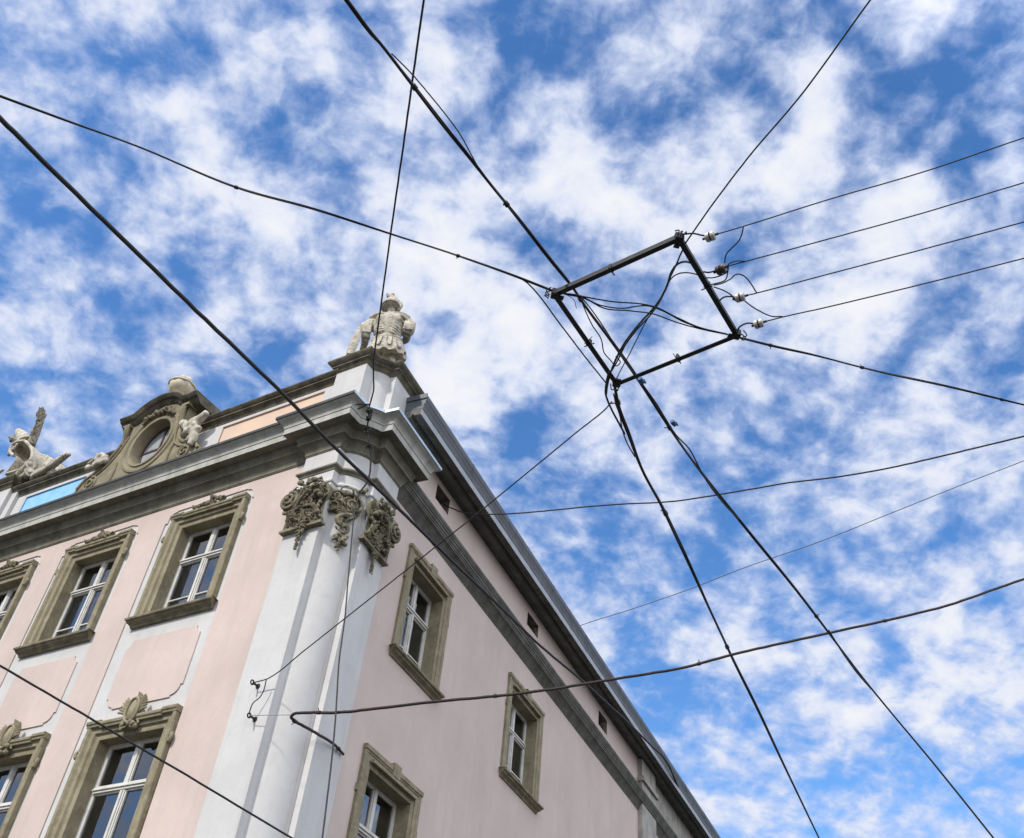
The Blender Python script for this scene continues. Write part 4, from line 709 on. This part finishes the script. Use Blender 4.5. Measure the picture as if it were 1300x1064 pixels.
for z,r,rf in ((.90,.255,0),(.82,.29,.3),(.72,.33,.8),(.60,.365,1),(.56,.36,1)):
    rings.append([T(.08+(r+.02*rf*math.cos(k*PI/3))*math.cos(2*PI*k/72),(r*.82+.02*rf*math.cos(k*PI/3))*math.sin(2*PI*k/72),z+.12*(r)*math.cos(2*PI*k/72)-(.02*abs(math.sin(k*PI/6)) if z<.6 else 0)) for k in range(72)])
rings.append([T(.08+.30*math.cos(2*PI*k/72),.25*math.sin(2*PI*k/72),.60) for k in range(72)])
mb.loft(rings,True)
for k in range(22):      # leather tabs hanging from the belt
    a=2*PI*k/22+.06; ca,sa=math.cos(a),math.sin(a); tn=Vector((-sa,ca*.82,0)).normalized(); 
    top=T(.075+.262*ca,.215*sa,.925+.03*ca); bot=T(.08+.355*ca,.29*sa,.64+.05*ca+.03*(k%2)); o_=Vector((ca,sa,0))*.02
    mb.loft([[q-tn*.036*g,q+tn*.036*g,q+tn*.03*g+o_,q-tn*.03*g+o_] for q,g in ((top,.9),(top.lerp(bot,.5),1.05),(bot,1.0),(bot+Vector((0,0,-.03)),.4))],True)
mb.build('skirt',M['lime'],S,35)
mb=MB()
mb.loft([ring(-.03,-.01,1.885,.185,.21,.10,24),ring(-.03,-.01,1.90,.185,.21,.10,24),ring(-.03,-.01,1.915,.15,.17,.08,24),ring(-.03,-.01,1.98,.152,.17,.06,24),ring(-.03,0,2.05,.13,.145,.04,24),ring(-.04,0,2.10,.085,.10,0,24),ring(-.04,0,2.125,.03,.04,0,24)],True)
mb.tube([T(-.03,-.14,2.04),T(-.04,-.08,2.12),T(-.04,.03,2.15),T(-.03,.15,2.09)],[.02,.03,.034,.03],8,4)
mb.tube([T(.12,-.02,2.06),T(.15,-.02,1.98),T(.13,-.02,1.90),T(.11,-.02,1.83)],[.03,.04,.04,.02],8,3)
rnd=random.Random(5)
mb.tube([T(-.03,0,2.12),T(-.06,.02,2.19),T(-.13,.02,2.24),T(-.17,.0,2.29)],[.05,.06,.05,.02],8,4)
mb.tube([T(-.02,0,2.12),T(.0,.02,2.18),T(-.06,.0,2.26),T(-.04,-.02,2.29)],[.05,.055,.04,.02],8,4)
mb.tube([T(.0,0,2.10),T(.06,.03,2.13),T(.11,.05,2.09)],[.05,.045,.02],8,4)
mb.build('helmet',M['lime'],S,remesh=.0115)
mb=MB()
rows=[]
for k in range(9):
    t=k/8; z=1.05-.70*t; wd=.03+.15*math.sin(PI*min(1,.15+.62*t))*.9
    cx=-.435-.05*t
    rows.append([T(cx-wd*.5,-.20,z),T(cx-wd*.25,-.255,z+.01),T(cx+wd*.2,-.262,z+.0),T(cx+wd*.5,-.22,z-.0),T(cx+wd*.4,-.17,z),T(cx-wd*.4,-.16,z)])
mb.loft(rows,True); mb.build('shield',M['lime'],S,50)
mb=MB(); mb.loft([[T(.06+sx*a,.0+sy*b,z) for sx,sy in ((-1,-1),(1,-1),(1,1),(-1,1))] for a,b,z in ((.40,.34,0),(.40,.34,.06),(.37,.31,.09))],True); mb.build('plinth',M['lime'],S,bevel=.01)
# ================================================================ trophy of arms on the left pier
tb=C2+FL(9.7,-.25,13.14)
TR=empty('trophy_sculpture',tb,'pale stone trophy of arms with cuirass and tall plume on the far left pier','sculpture')
O9=FL(9.7,-.25,13.14)
def FT(u,w,z): return FL(u,w,z)-O9
mb=MB()
# cuirass: a curling open shell, hollow toward the viewer
co9=[(9.80,13.50),(9.74,13.66),(9.70,13.84),(9.76,13.98),(9.93,14.07),(10.06,14.17),(10.16,14.30),(10.17,14.43),(10.10,14.50),(9.96,14.48),(9.76,14.42),(9.56,14.28),(9.38,14.13),(9.24,13.99),(9.13,13.84),(9.07,13.70),(9.10,13.57),(9.18,13.46)]
pv,_=catmull([Vector((u,z,0)) for u,z in co9],[1]*len(co9),4)
cx9=Vector((9.55,14.0,0))
def shr(k): return [cx9+(p-cx9)*k for p in pv]
rings=[[FT(p.x,.0,p.y) for p in pv],[FT(p.x,.03,p.y) for p in shr(.985)],[FT(p.x,.03,p.y) for p in shr(.93)],[FT(p.x,-.0,p.y) for p in shr(.88)],[FT(p.x,-.22,p.y) for p in shr(.84)],[FT(p.x,-.38,p.y) for p in shr(.66)],[FT(p.x,-.43,p.y) for p in shr(.3)]]
mb.loft(rings,True,False); mb.loft([[FT(p.x,.0,p.y) for p in pv],[FT(p.x,-.30,p.y) for p in shr(1.02)],[FT(p.x,-.48,p.y) for p in shr(.8)],[FT(p.x,-.52,p.y) for p in shr(.3)]],True,False)
mb.tube([FT(p.x,.03,p.y) for p in shr(.96)[14:]],.035,7)
rnd=random.Random(31)
for k in range(9): mb.ell(FT(10.0+.02*k+rnd.uniform(-.03,.03),.0,14.44-.035*k),rnd.uniform(.03,.05),nu=8,nv=6)
mb.build('cuirass',M['lime'],TR,50,noweld=True)
mb=MB(); 
sp=[(9.80,14.45),(9.82,14.70),(9.87,14.95),(9.95,15.18),(10.07,15.38),(10.12,15.48)]
mb.tube([FT(u,-.15,z) for u,z in sp],[.10,.09,.085,.08,.07,.04],9,4)
for k in range(46):
    t=k/45; i_=min(int(t*5),4); q=t*5-i_; u=sp[i_][0]*(1-q)+sp[i_+1][0]*q; z=sp[i_][1]*(1-q)+sp[i_+1][1]*q
    sd_=-1 if k%3 else 1
    leafblade(FT,mb,u,-.12+rnd.uniform(-.06,.06),z-.03,sd_*rnd.uniform(.06,.12),rnd.uniform(.09,.17),.05,rnd.uniform(-.02,.06),5)
mb.build('plume',M['oldlime'],TR,50,noweld=True)
mb=MB(); mb.tube([FT(9.98,-.15,14.52),FT(10.15,-.15,14.70),FT(10.42,-.15,14.95),FT(10.62,-.15,15.12),FT(10.70,-.15,15.18)],[.20,.17,.125,.085,.03],14,4)
for t in (.25,.5,.75): mb.tube([FT(10.0+.66*t+.17*math.cos(a)*(1-.6*t)*.7,-.15+.17*math.sin(a)*(1-.6*t),14.54+.6*t-.17*math.cos(a)*(1-.6*t)*.7) for a in [2*PI*k/16 for k in range(17)]],.014,6)
mb.build('helmet_cone',M['lime'],TR,50,noweld=True)
mb=MB()
for k in range(16):
    t=k/15; leafblade(FT,mb,10.12+.36*t,-.10+rnd.uniform(-.05,.05),14.62+.16*t,rnd.uniform(.10,.20),rnd.uniform(-.02,.14),.06,rnd.uniform(-.03,.08),5)
mb.tube([FT(10.1,-.12,14.60),FT(10.34,-.12,14.74),FT(10.58,-.1,14.82)],[.07,.08,.05],8,4)
mb.build('wing',M['oldlime'],TR,50,noweld=True)
mb=MB(); mb.prism(FT,[(9.50,14.22),(9.2,14.08),(8.50,13.62),(8.36,13.42),(8.6,13.2),(9.4,13.3)],-.46,-.26); mb.build('shield',M['lime'],TR,bevel=.03)
for q in ([(9.55,13.36),(9.20,13.40),(8.86,13.41)],[(9.45,13.10),(9.05,13.14),(8.72,13.16)]):
    mb=MB(); ps=[FT(u,-.10+.10*i,z) for i,(u,z) in enumerate(q)]; mb.tube(ps,[.085,.085,.08],14,2); dd=(ps[2]-ps[1]).normalized(); mb.tube([ps[2]-dd*.05,ps[2],ps[2]+dd*.02],[.085,.11,.105],14); mb.tube([ps[1],ps[1]+dd*.03],[.10,.10],14)
    bo=mb.build('cannon_barrel',M['lime'],TR,40)
    mb=MB(); mb.tube([ps[2]+dd*.0201,ps[2]+dd*.045,ps[2]+dd*.055],[.05,.045,.02],12); mb.build('muzzle',M['lime'],bo)
mb=MB(); 
for j,(w_,dz_) in enumerate(((-.02,.0),(.04,-.06),(.0,.07))):
    mb.tube([FT(8.62,w_,13.12+dz_),FT(8.34,w_,13.18+dz_),FT(8.10,w_+.02,13.24+dz_),FT(7.92,w_+.02,13.33+dz_*.6),FT(7.76,w_+.02,13.38+dz_*.3)],[.07,.075,.06,.05,.025],8,4)
for k in range(9): leafblade(FT,mb,8.5-.08*k,.03,13.10+.03*k,-.12,rnd.uniform(-.06,.10),.05,.06,5)
mb.ell(FT(7.78,.02,13.37),(.05,.05,.045))
mb.build('banner',M['lime'],TR,50,noweld=True)
mb=MB()
for k in range(40): mb.ell(FT(8.1+2.1*k/39,-.12+rnd.uniform(-.2,.12),13.06+rnd.uniform(0,.14)),(rnd.uniform(.06,.12),)*3,nu=8,nv=6)
mb.tube([FT(10.2,.0,13.3),FT(10.05,.02,13.45),FT(10.12,.02,13.62),FT(10.0,0,13.72)],[.08,.06,.05,.03],8,4)
mb.build('rubble_base',M['lime'],TR,remesh=.02)
# ================================================================ square cable frame
fv=[Vector(p) for p in FRAME]; cen=sum(fv,Vector())/4
FRM=empty('square_steel_frame',cen,'square black steel frame hung level in the sky where all the cables meet','cable frame')
for i in range(4):
    a=fv[i]-cen; b=fv[(i+1)%4]-cen; t=(b-a).normalized(); inw=Vector((-t.y,t.x,0)); inw=inw if inw.dot(-(a+b))>0 else -inw
    mb=MB(); sec=[(-.024,-.024),(.024,-.024),(.024,-.016),(-.016,-.016),(-.016,.028),(-.024,.028)]
    k0,k1=(.031,.031)
    mb.loft([[p+inw*x+Z*y for x,y in sec] for p in (a+t*k0,b-t*k1)],True)
    for f in (.47,):
        c=a.lerp(b,f); mb.box(lambda u,w,z: c+t*u+inw*w+Z*z,-.012,.012,-.028,.028,-.028,.032); mb.tube([c-inw*.05-Z*.034,c+inw*.06-Z*.034],.006,6); mb.tube([c-inw*.04+t*.02-Z*.02,c+inw*.05+t*.03+Z*.036],.004,5)
    mb.build('bar',M['iron'],FRM)
for p in fv:
    c=p-cen; d=c.normalized(); e=Vector((-d.y,d.x,0)); mb=MB()
    F_=lambda u,w,z: c+d*u+e*w+Z*z
    mb.prism(F_,[(.032,-.034),(.032,.036),(-.028,.036),(-.028,-.034)],-.038,.038); mb.prism(F_,[(.02,-.040),(.02,-.035),(-.085,-.035),(-.085,-.040)],-.026,.026); mb.tube([c-d*.05-Z*.052,c-d*.05-Z*.03],.009,6); mb.tube([c-d*.01-Z*.052,c-d*.01-Z*.03],.009,6)
    for k in range(3): mb.tube([c+d*(.05)+e*(.05-.05*k)+Z*.02,c+d*.09+e*(.03-.03*k)-Z*.02,c+d*.05+e*(.01-.02*k)-Z*.05],[.006]*3,5,3)
    mb.build('corner_joint',M['iron'],FRM)
# insulators
inlab=['white porcelain insulator, uppermost of the four, near the upper frame corner','dark brown porcelain insulator close against the right bar of the frame','white porcelain insulator just below the brown one','white porcelain insulator, lowest of the four, near the right frame corner']
for i,(c,q) in enumerate(INS):
    c=Vector(c); ax=(Vector(q)-c); ax.z=0; ax.normalize(); e=empty('insulator',c,inlab[i],'insulator','four insulators beside the square frame')
    b1=Z; b2=ax.cross(b1)
    def lathe(prof): 
        m_=MB(); m_.loft([[ax*x+(b1*math.cos(2*PI*k/20)+b2*math.sin(2*PI*k/20))*r for k in range(20)] for x,r in prof],True); return m_
    lathe([(-.043,.015),(-.043,.034),(-.036,.042),(-.020,.0445),(-.008,.043),(-.005,.0395),(.005,.0395),(.008,.043),(.020,.0445),(.036,.042),(.043,.034),(.043,.015)]).build('spool',M['brownporc' if i==1 else 'porcelain'],e,35)
    mm=MB(); mm.tube([ax*-.07,ax*-.041],.011,8); mm.tube([ax*.041,ax*.075],.011,8); mm.tube([ax*-.003-Z*.046,b2*.043-Z*.01,Z*.043,b2*-.043,ax*.003-Z*.046],.006,6,4); mm.build('binding_wire',M['iron'],e)
# wall hooks
hl=['upper black iron hook on the left corner pilaster holding the thin bridle wire','lower black iron hook on the left corner pilaster under the bridle loop','black iron hook on the middle capital holding the hanging wire']
for i,p in enumerate(HOOKS):
    p=Vector(p); n_=nL if i<2 else (nL+nR).normalized(); e=empty('wall_hook',p,hl[i],'hook')
    base=0 if i<2 else -.06
    mb=MB(); mb.tube([n_*(base-.01),n_*.10],.014,8); mb.build('bolt',M['iron'],e)
    mb=MB(); t_=n_.cross(Z); c_=n_*.115; mb.tube([c_+(n_*math.cos(a)+Z*math.sin(a))*.028 for a in [2*PI*k/14 for k in range(15)]],.010,6); mb.build('eye',M['iron'],e)
    if i<2:
        mb=MB(); mb.tube([n_*.001,n_*.01],.035,12); mb.build('wall_plate',M['iron'],e)
# cables
def offset_pts(pts,r,ph,amp):
    o=[]
    for i,p in enumerate(pts):
        t=(pts[min(i+1,len(pts)-1)]-pts[max(i-1,0)]).normalized(); a=t.orthogonal() if abs(t.z)>.95 else (Z-t*t.z).normalized(); b=t.cross(a); an=ph+i*.12
        o.append(p+(a*math.cos(an)+b*math.sin(an))*amp)
    return o
for name,label,cat,group,col,rad,pts,strands in WIRES:
    P=[Vector(p) for p in pts]; base=P[0].lerp(P[-1],.5)
    P=[p-base for p in P]
    rad*=.88; S_,R_=catmull(P,[rad]*len(P),7)
    mb=MB(); rnd=random.Random(label)
    if strands:
        a1=offset_pts(S_,rad,0,rad*.22); a2=offset_pts(S_,rad,PI,rad*(.62))
        mb.tube(a1,rad*.72,7); mb.tube(a2,rad*.42,6)
    else:
        mb.tube([p+Vector((rnd.uniform(-1,1),rnd.uniform(-1,1),rnd.uniform(-1,1)))*rad*.12 for p in S_],rad,7)
    if strands or name in('wrapped_cable',):
        for i in range(6,len(S_)-4,rnd.randint(17,24)):     # binding turns
            t=(S_[i+1]-S_[i-1]).normalized(); c=S_[i]; mb.tube([c-t*rad*1.2,c+t*rad*1.2],rad*1.35,8)
            if rnd.random()<.6:
                o_=t.orthogonal().normalized(); o_=Matrix.Rotation(rnd.uniform(0,6.28),3,t)@o_; mb.tube([c,c+o_*rad*3.0+t*rad*rnd.uniform(-1,1)],rad*.3,5)
    if name=='knot_wire':
        for j in (1,2,3,4):
            c=P[j]; 
            for k in range(5):
                q=[c+Vector((rnd.uniform(-1,1),rnd.uniform(-1,1),rnd.uniform(-1,1)))*.05 for _ in range(4)]; mb.tube(q,.009,6,3)
        for k in range(5):
            c=P[0]; mb.tube([c,c+Vector((-.08-rnd.random()*.12,rnd.uniform(-.1,.0),-.06-rnd.random()*.12))],.008,5)
    o=mb.build(name,M[col],None,60,noweld=True); o.location=base; tag(o,label,cat,group)
for p,lab in zip(TAPES,('blue tape wrapped on the thickest cable where it passes the lower frame bar','blue tape flag on the thickest cable below the square frame')):
    p=Vector(p); t=Vector((.60,.80,0)); mb=MB(); mb.tube([-t*.035,Vector((0,0,-.003)),t*.035],[.023,.026,.022],10,2)
    mb.loft([[Vector((.01,.0,.012)),Vector((.03,-.005,.018)),Vector((.033,.0,.021)),Vector((.012,.004,.015))],[Vector((.02,.03,-.008)),Vector((.058,.024,-.01)),Vector((.061,.028,-.006)),Vector((.022,.034,-.004))]],True)
    o=mb.build('tape_wrap',M['tape'],None,40,noweld=True); o.location=p; tag(o,lab,'tape')
# ================================================================ light, sky, camera
SUN_AZ_OFF=math.radians(10); EL=math.radians(42)
h=nL*math.cos(SUN_AZ_OFF)+Ld*math.sin(SUN_AZ_OFF); sd=h*math.cos(EL)+Z*math.sin(EL)
sl=bpy.data.lights.new('sun','SUN'); sl.energy=SUNE; sl.angle=math.radians(4.0); sl.color=(1,.94,.85)
so=bpy.data.objects.new('sun',sl); C.objects.link(so); so.rotation_euler=sd.to_track_quat('Z','Y').to_euler(); so.location=(0,0,60)
w=bpy.data.worlds.new('World'); bpy.context.scene.world=w; w.use_nodes=True; nt=w.node_tree; N=nt.nodes; L=nt.links
for n in list(N): N.remove(n)
out=N.new('ShaderNodeOutputWorld'); bg=N.new('ShaderNodeBackground'); L.new(bg.outputs[0],out.inputs[0])
STR=.1; bg.inputs['Strength'].default_value=STR
sky=N.new('ShaderNodeTexSky'); sky.sky_type='NISHITA'; sky.sun_disc=False; sky.sun_elevation=EL; sky.sun_rotation=math.atan2(sd.x,sd.y); sky.air_density=1.0; sky.dust_density=.3; sky.ozone_density=2.5
hs=N.new('ShaderNodeHueSaturation'); hs.inputs['Saturation'].default_value=SKYS; hs.inputs['Hue'].default_value=SKYH; hs.inputs['Value'].default_value=SKYV; L.new(sky.outputs[0],hs.inputs['Color'])
tc=N.new('ShaderNodeTexCoord'); D=tc.outputs['Generated']
sx=N.new('ShaderNodeSeparateXYZ'); L.new(D,sx.inputs[0])
def math_(op,a,b=None,c=None,clamp=False):
    n=N.new('ShaderNodeMath'); n.operation=op; n.use_clamp=clamp
    for i,x in enumerate((a,b,c)):
        if x is None: continue
        if isinstance(x,(int,float)): n.inputs[i].default_value=x
        else: L.new(x,n.inputs[i])
    return n.outputs[0]
den=math_('MAXIMUM',math_('ADD',sx.outputs['Z'],.45),.12)
vs=N.new('ShaderNodeVectorMath'); vs.operation='DIVIDE'; cb=N.new('ShaderNodeCombineXYZ')
for i in range(3): L.new(den,cb.inputs[i])
L.new(D,vs.inputs[0]); L.new(cb.outputs[0],vs.inputs[1]); Pp=vs.outputs[0]
def noise(vec,scale,detail,rough,outp='Fac',lac=2.0):
    n=N.new('ShaderNodeTexNoise'); n.inputs['Scale'].default_value=scale; n.inputs['Detail'].default_value=detail; n.inputs['Roughness'].default_value=rough; n.inputs['Lacunarity'].default_value=lac; L.new(vec,n.inputs['Vector']); return n.outputs[outp]
def vmath(op,a,b):
    n=N.new('ShaderNodeVectorMath'); n.operation=op
    for i,x in enumerate((a,b)):
        if isinstance(x,tuple): n.inputs[i].default_value=x
        elif isinstance(x,(int,float)): n.inputs['Scale'].default_value=x
        else: L.new(x,n.inputs[i])
    return n.outputs[0]
wv=vmath('SUBTRACT',noise(Pp,7,4,.6,'Color'),(.5,.5,.5))
warped=vmath('ADD',Pp,vmath('SCALE',wv,.045))
dw=vmath('ADD',D,vmath('SCALE',wv,.16))
n1=noise(warped,16.5,9,.56)
n2=noise(warped,44,6,.55)
n0=noise(Pp,4.6,3,.5)
acc=math_('ADD',math_('MULTIPLY',n1,.66),math_('MULTIPLY',n2,.24)); acc=math_('ADD',acc,math_('MULTIPLY',n0,.10))
for x,y,z,r,a in BLOBS:
    n=N.new('ShaderNodeVectorMath'); n.operation='DISTANCE'; L.new(dw,n.inputs[0]); n.inputs[1].default_value=(x,y,z)
    m_=N.new('ShaderNodeMapRange'); m_.interpolation_type='SMOOTHSTEP'; L.new(n.outputs['Value'],m_.inputs[0]); m_.inputs[1].default_value=0; m_.inputs[2].default_value=r; m_.inputs[3].default_value=a*(BAMP if a>0 else BNEG); m_.inputs[4].default_value=0
    acc=math_('ADD',acc,m_.outputs[0])
bk=N.new('ShaderNodeMapRange'); bk.interpolation_type='SMOOTHSTEP'; dt=N.new('ShaderNodeVectorMath'); dt.operation='DOT_PRODUCT'; L.new(D,dt.inputs[0]); dt.inputs[1].default_value=(.62,-.76,.18); L.new(dt.outputs['Value'],bk.inputs[0]); bk.inputs[1].default_value=-.05; bk.inputs[2].default_value=.75
acc=math_('ADD',acc,math_('MULTIPLY',bk.outputs[0],.12))  # unseen sky behind right made cloudier and brighter to fill the right facade
al=N.new('ShaderNodeMapRange'); al.interpolation_type='SMOOTHSTEP'; L.new(acc,al.inputs[0]); al.inputs[1].default_value=CLO; al.inputs[2].default_value=CHI
cr=N.new('ShaderNodeMapRange'); cr.data_type='FLOAT_VECTOR'; cr.interpolation_type='SMOOTHSTEP'
fac=N.new('ShaderNodeMapRange'); fac.interpolation_type='SMOOTHSTEP'; L.new(acc,fac.inputs[0]); fac.inputs[1].default_value=CLO+.06; fac.inputs[2].default_value=CHI+.12
mxc=N.new('ShaderNodeMix'); mxc.data_type='RGBA'; L.new(fac.outputs[0],mxc.inputs['Factor']); mxc.inputs['A'].default_value=(*[c*CV for c in (.56,.66,.92)],1); mxc.inputs['B'].default_value=(*[c*CV for c in (.90,.91,.95)],1)
mx=N.new('ShaderNodeMix'); mx.data_type='RGBA'; L.new(al.outputs[0],mx.inputs['Factor']); L.new(hs.outputs[0],mx.inputs['A']); L.new(mxc.outputs['Result'],mx.inputs['B'])
hz=N.new('ShaderNodeMapRange'); hz.interpolation_type='SMOOTHSTEP'; L.new(sx.outputs['Z'],hz.inputs[0]); hz.inputs[1].default_value=.02; hz.inputs[2].default_value=.36; hz.inputs[3].default_value=0; hz.inputs[4].default_value=1  # unseen low sky darkened and warmed to shape the fill light
hzc=N.new('ShaderNodeMix'); hzc.data_type='RGBA'; L.new(hz.outputs[0],hzc.inputs['Factor']); hzc.inputs['A'].default_value=(.50,.455,.40,1); hzc.inputs['B'].default_value=(1,1,1,1)
ml=vmath('MULTIPLY',mx.outputs['Result'],hzc.outputs['Result'])
fin=vmath('SCALE',ml,1.0); L.new(math_('ADD',1.0,math_('MULTIPLY',bk.outputs[0],BACKB)),fin.node.inputs['Scale']); L.new(fin,bg.inputs['Color'])   # low sky dimming and added brightness behind the view, both for the fill
w.cycles.sampling_method='MANUAL'; w.cycles.sample_map_resolution=512
cam=bpy.data.cameras.new('camera'); cam.sensor_fit='HORIZONTAL'; cam.sensor_width=36; cam.lens=1240.285/1300*36; cam.shift_y=-44.5/1300; cam.clip_end=3000
co_=bpy.data.objects.new('camera',cam); C.objects.link(co_)
rt=Vector((.99316622,-.0808934,.08412557)); up=Vector((-.11670842,-.68838732,.71589248)); fw_=Vector((0,.72081839,.69312397))
co_.matrix_world=Matrix(((rt.x,up.x,-fw_.x,0),(rt.y,up.y,-fw_.y,0),(rt.z,up.z,-fw_.z,1.6),(0,0,0,1)))
sc=bpy.context.scene; sc.camera=co_
sc.view_settings.view_transform='Standard'; sc.view_settings.look='None'; sc.view_settings.exposure=EXPO; sc.view_settings.gamma=1; sc.view_settings.use_curve_mapping=False
sc.cycles.max_bounces=8; sc.cycles.transparent_max_bounces=12
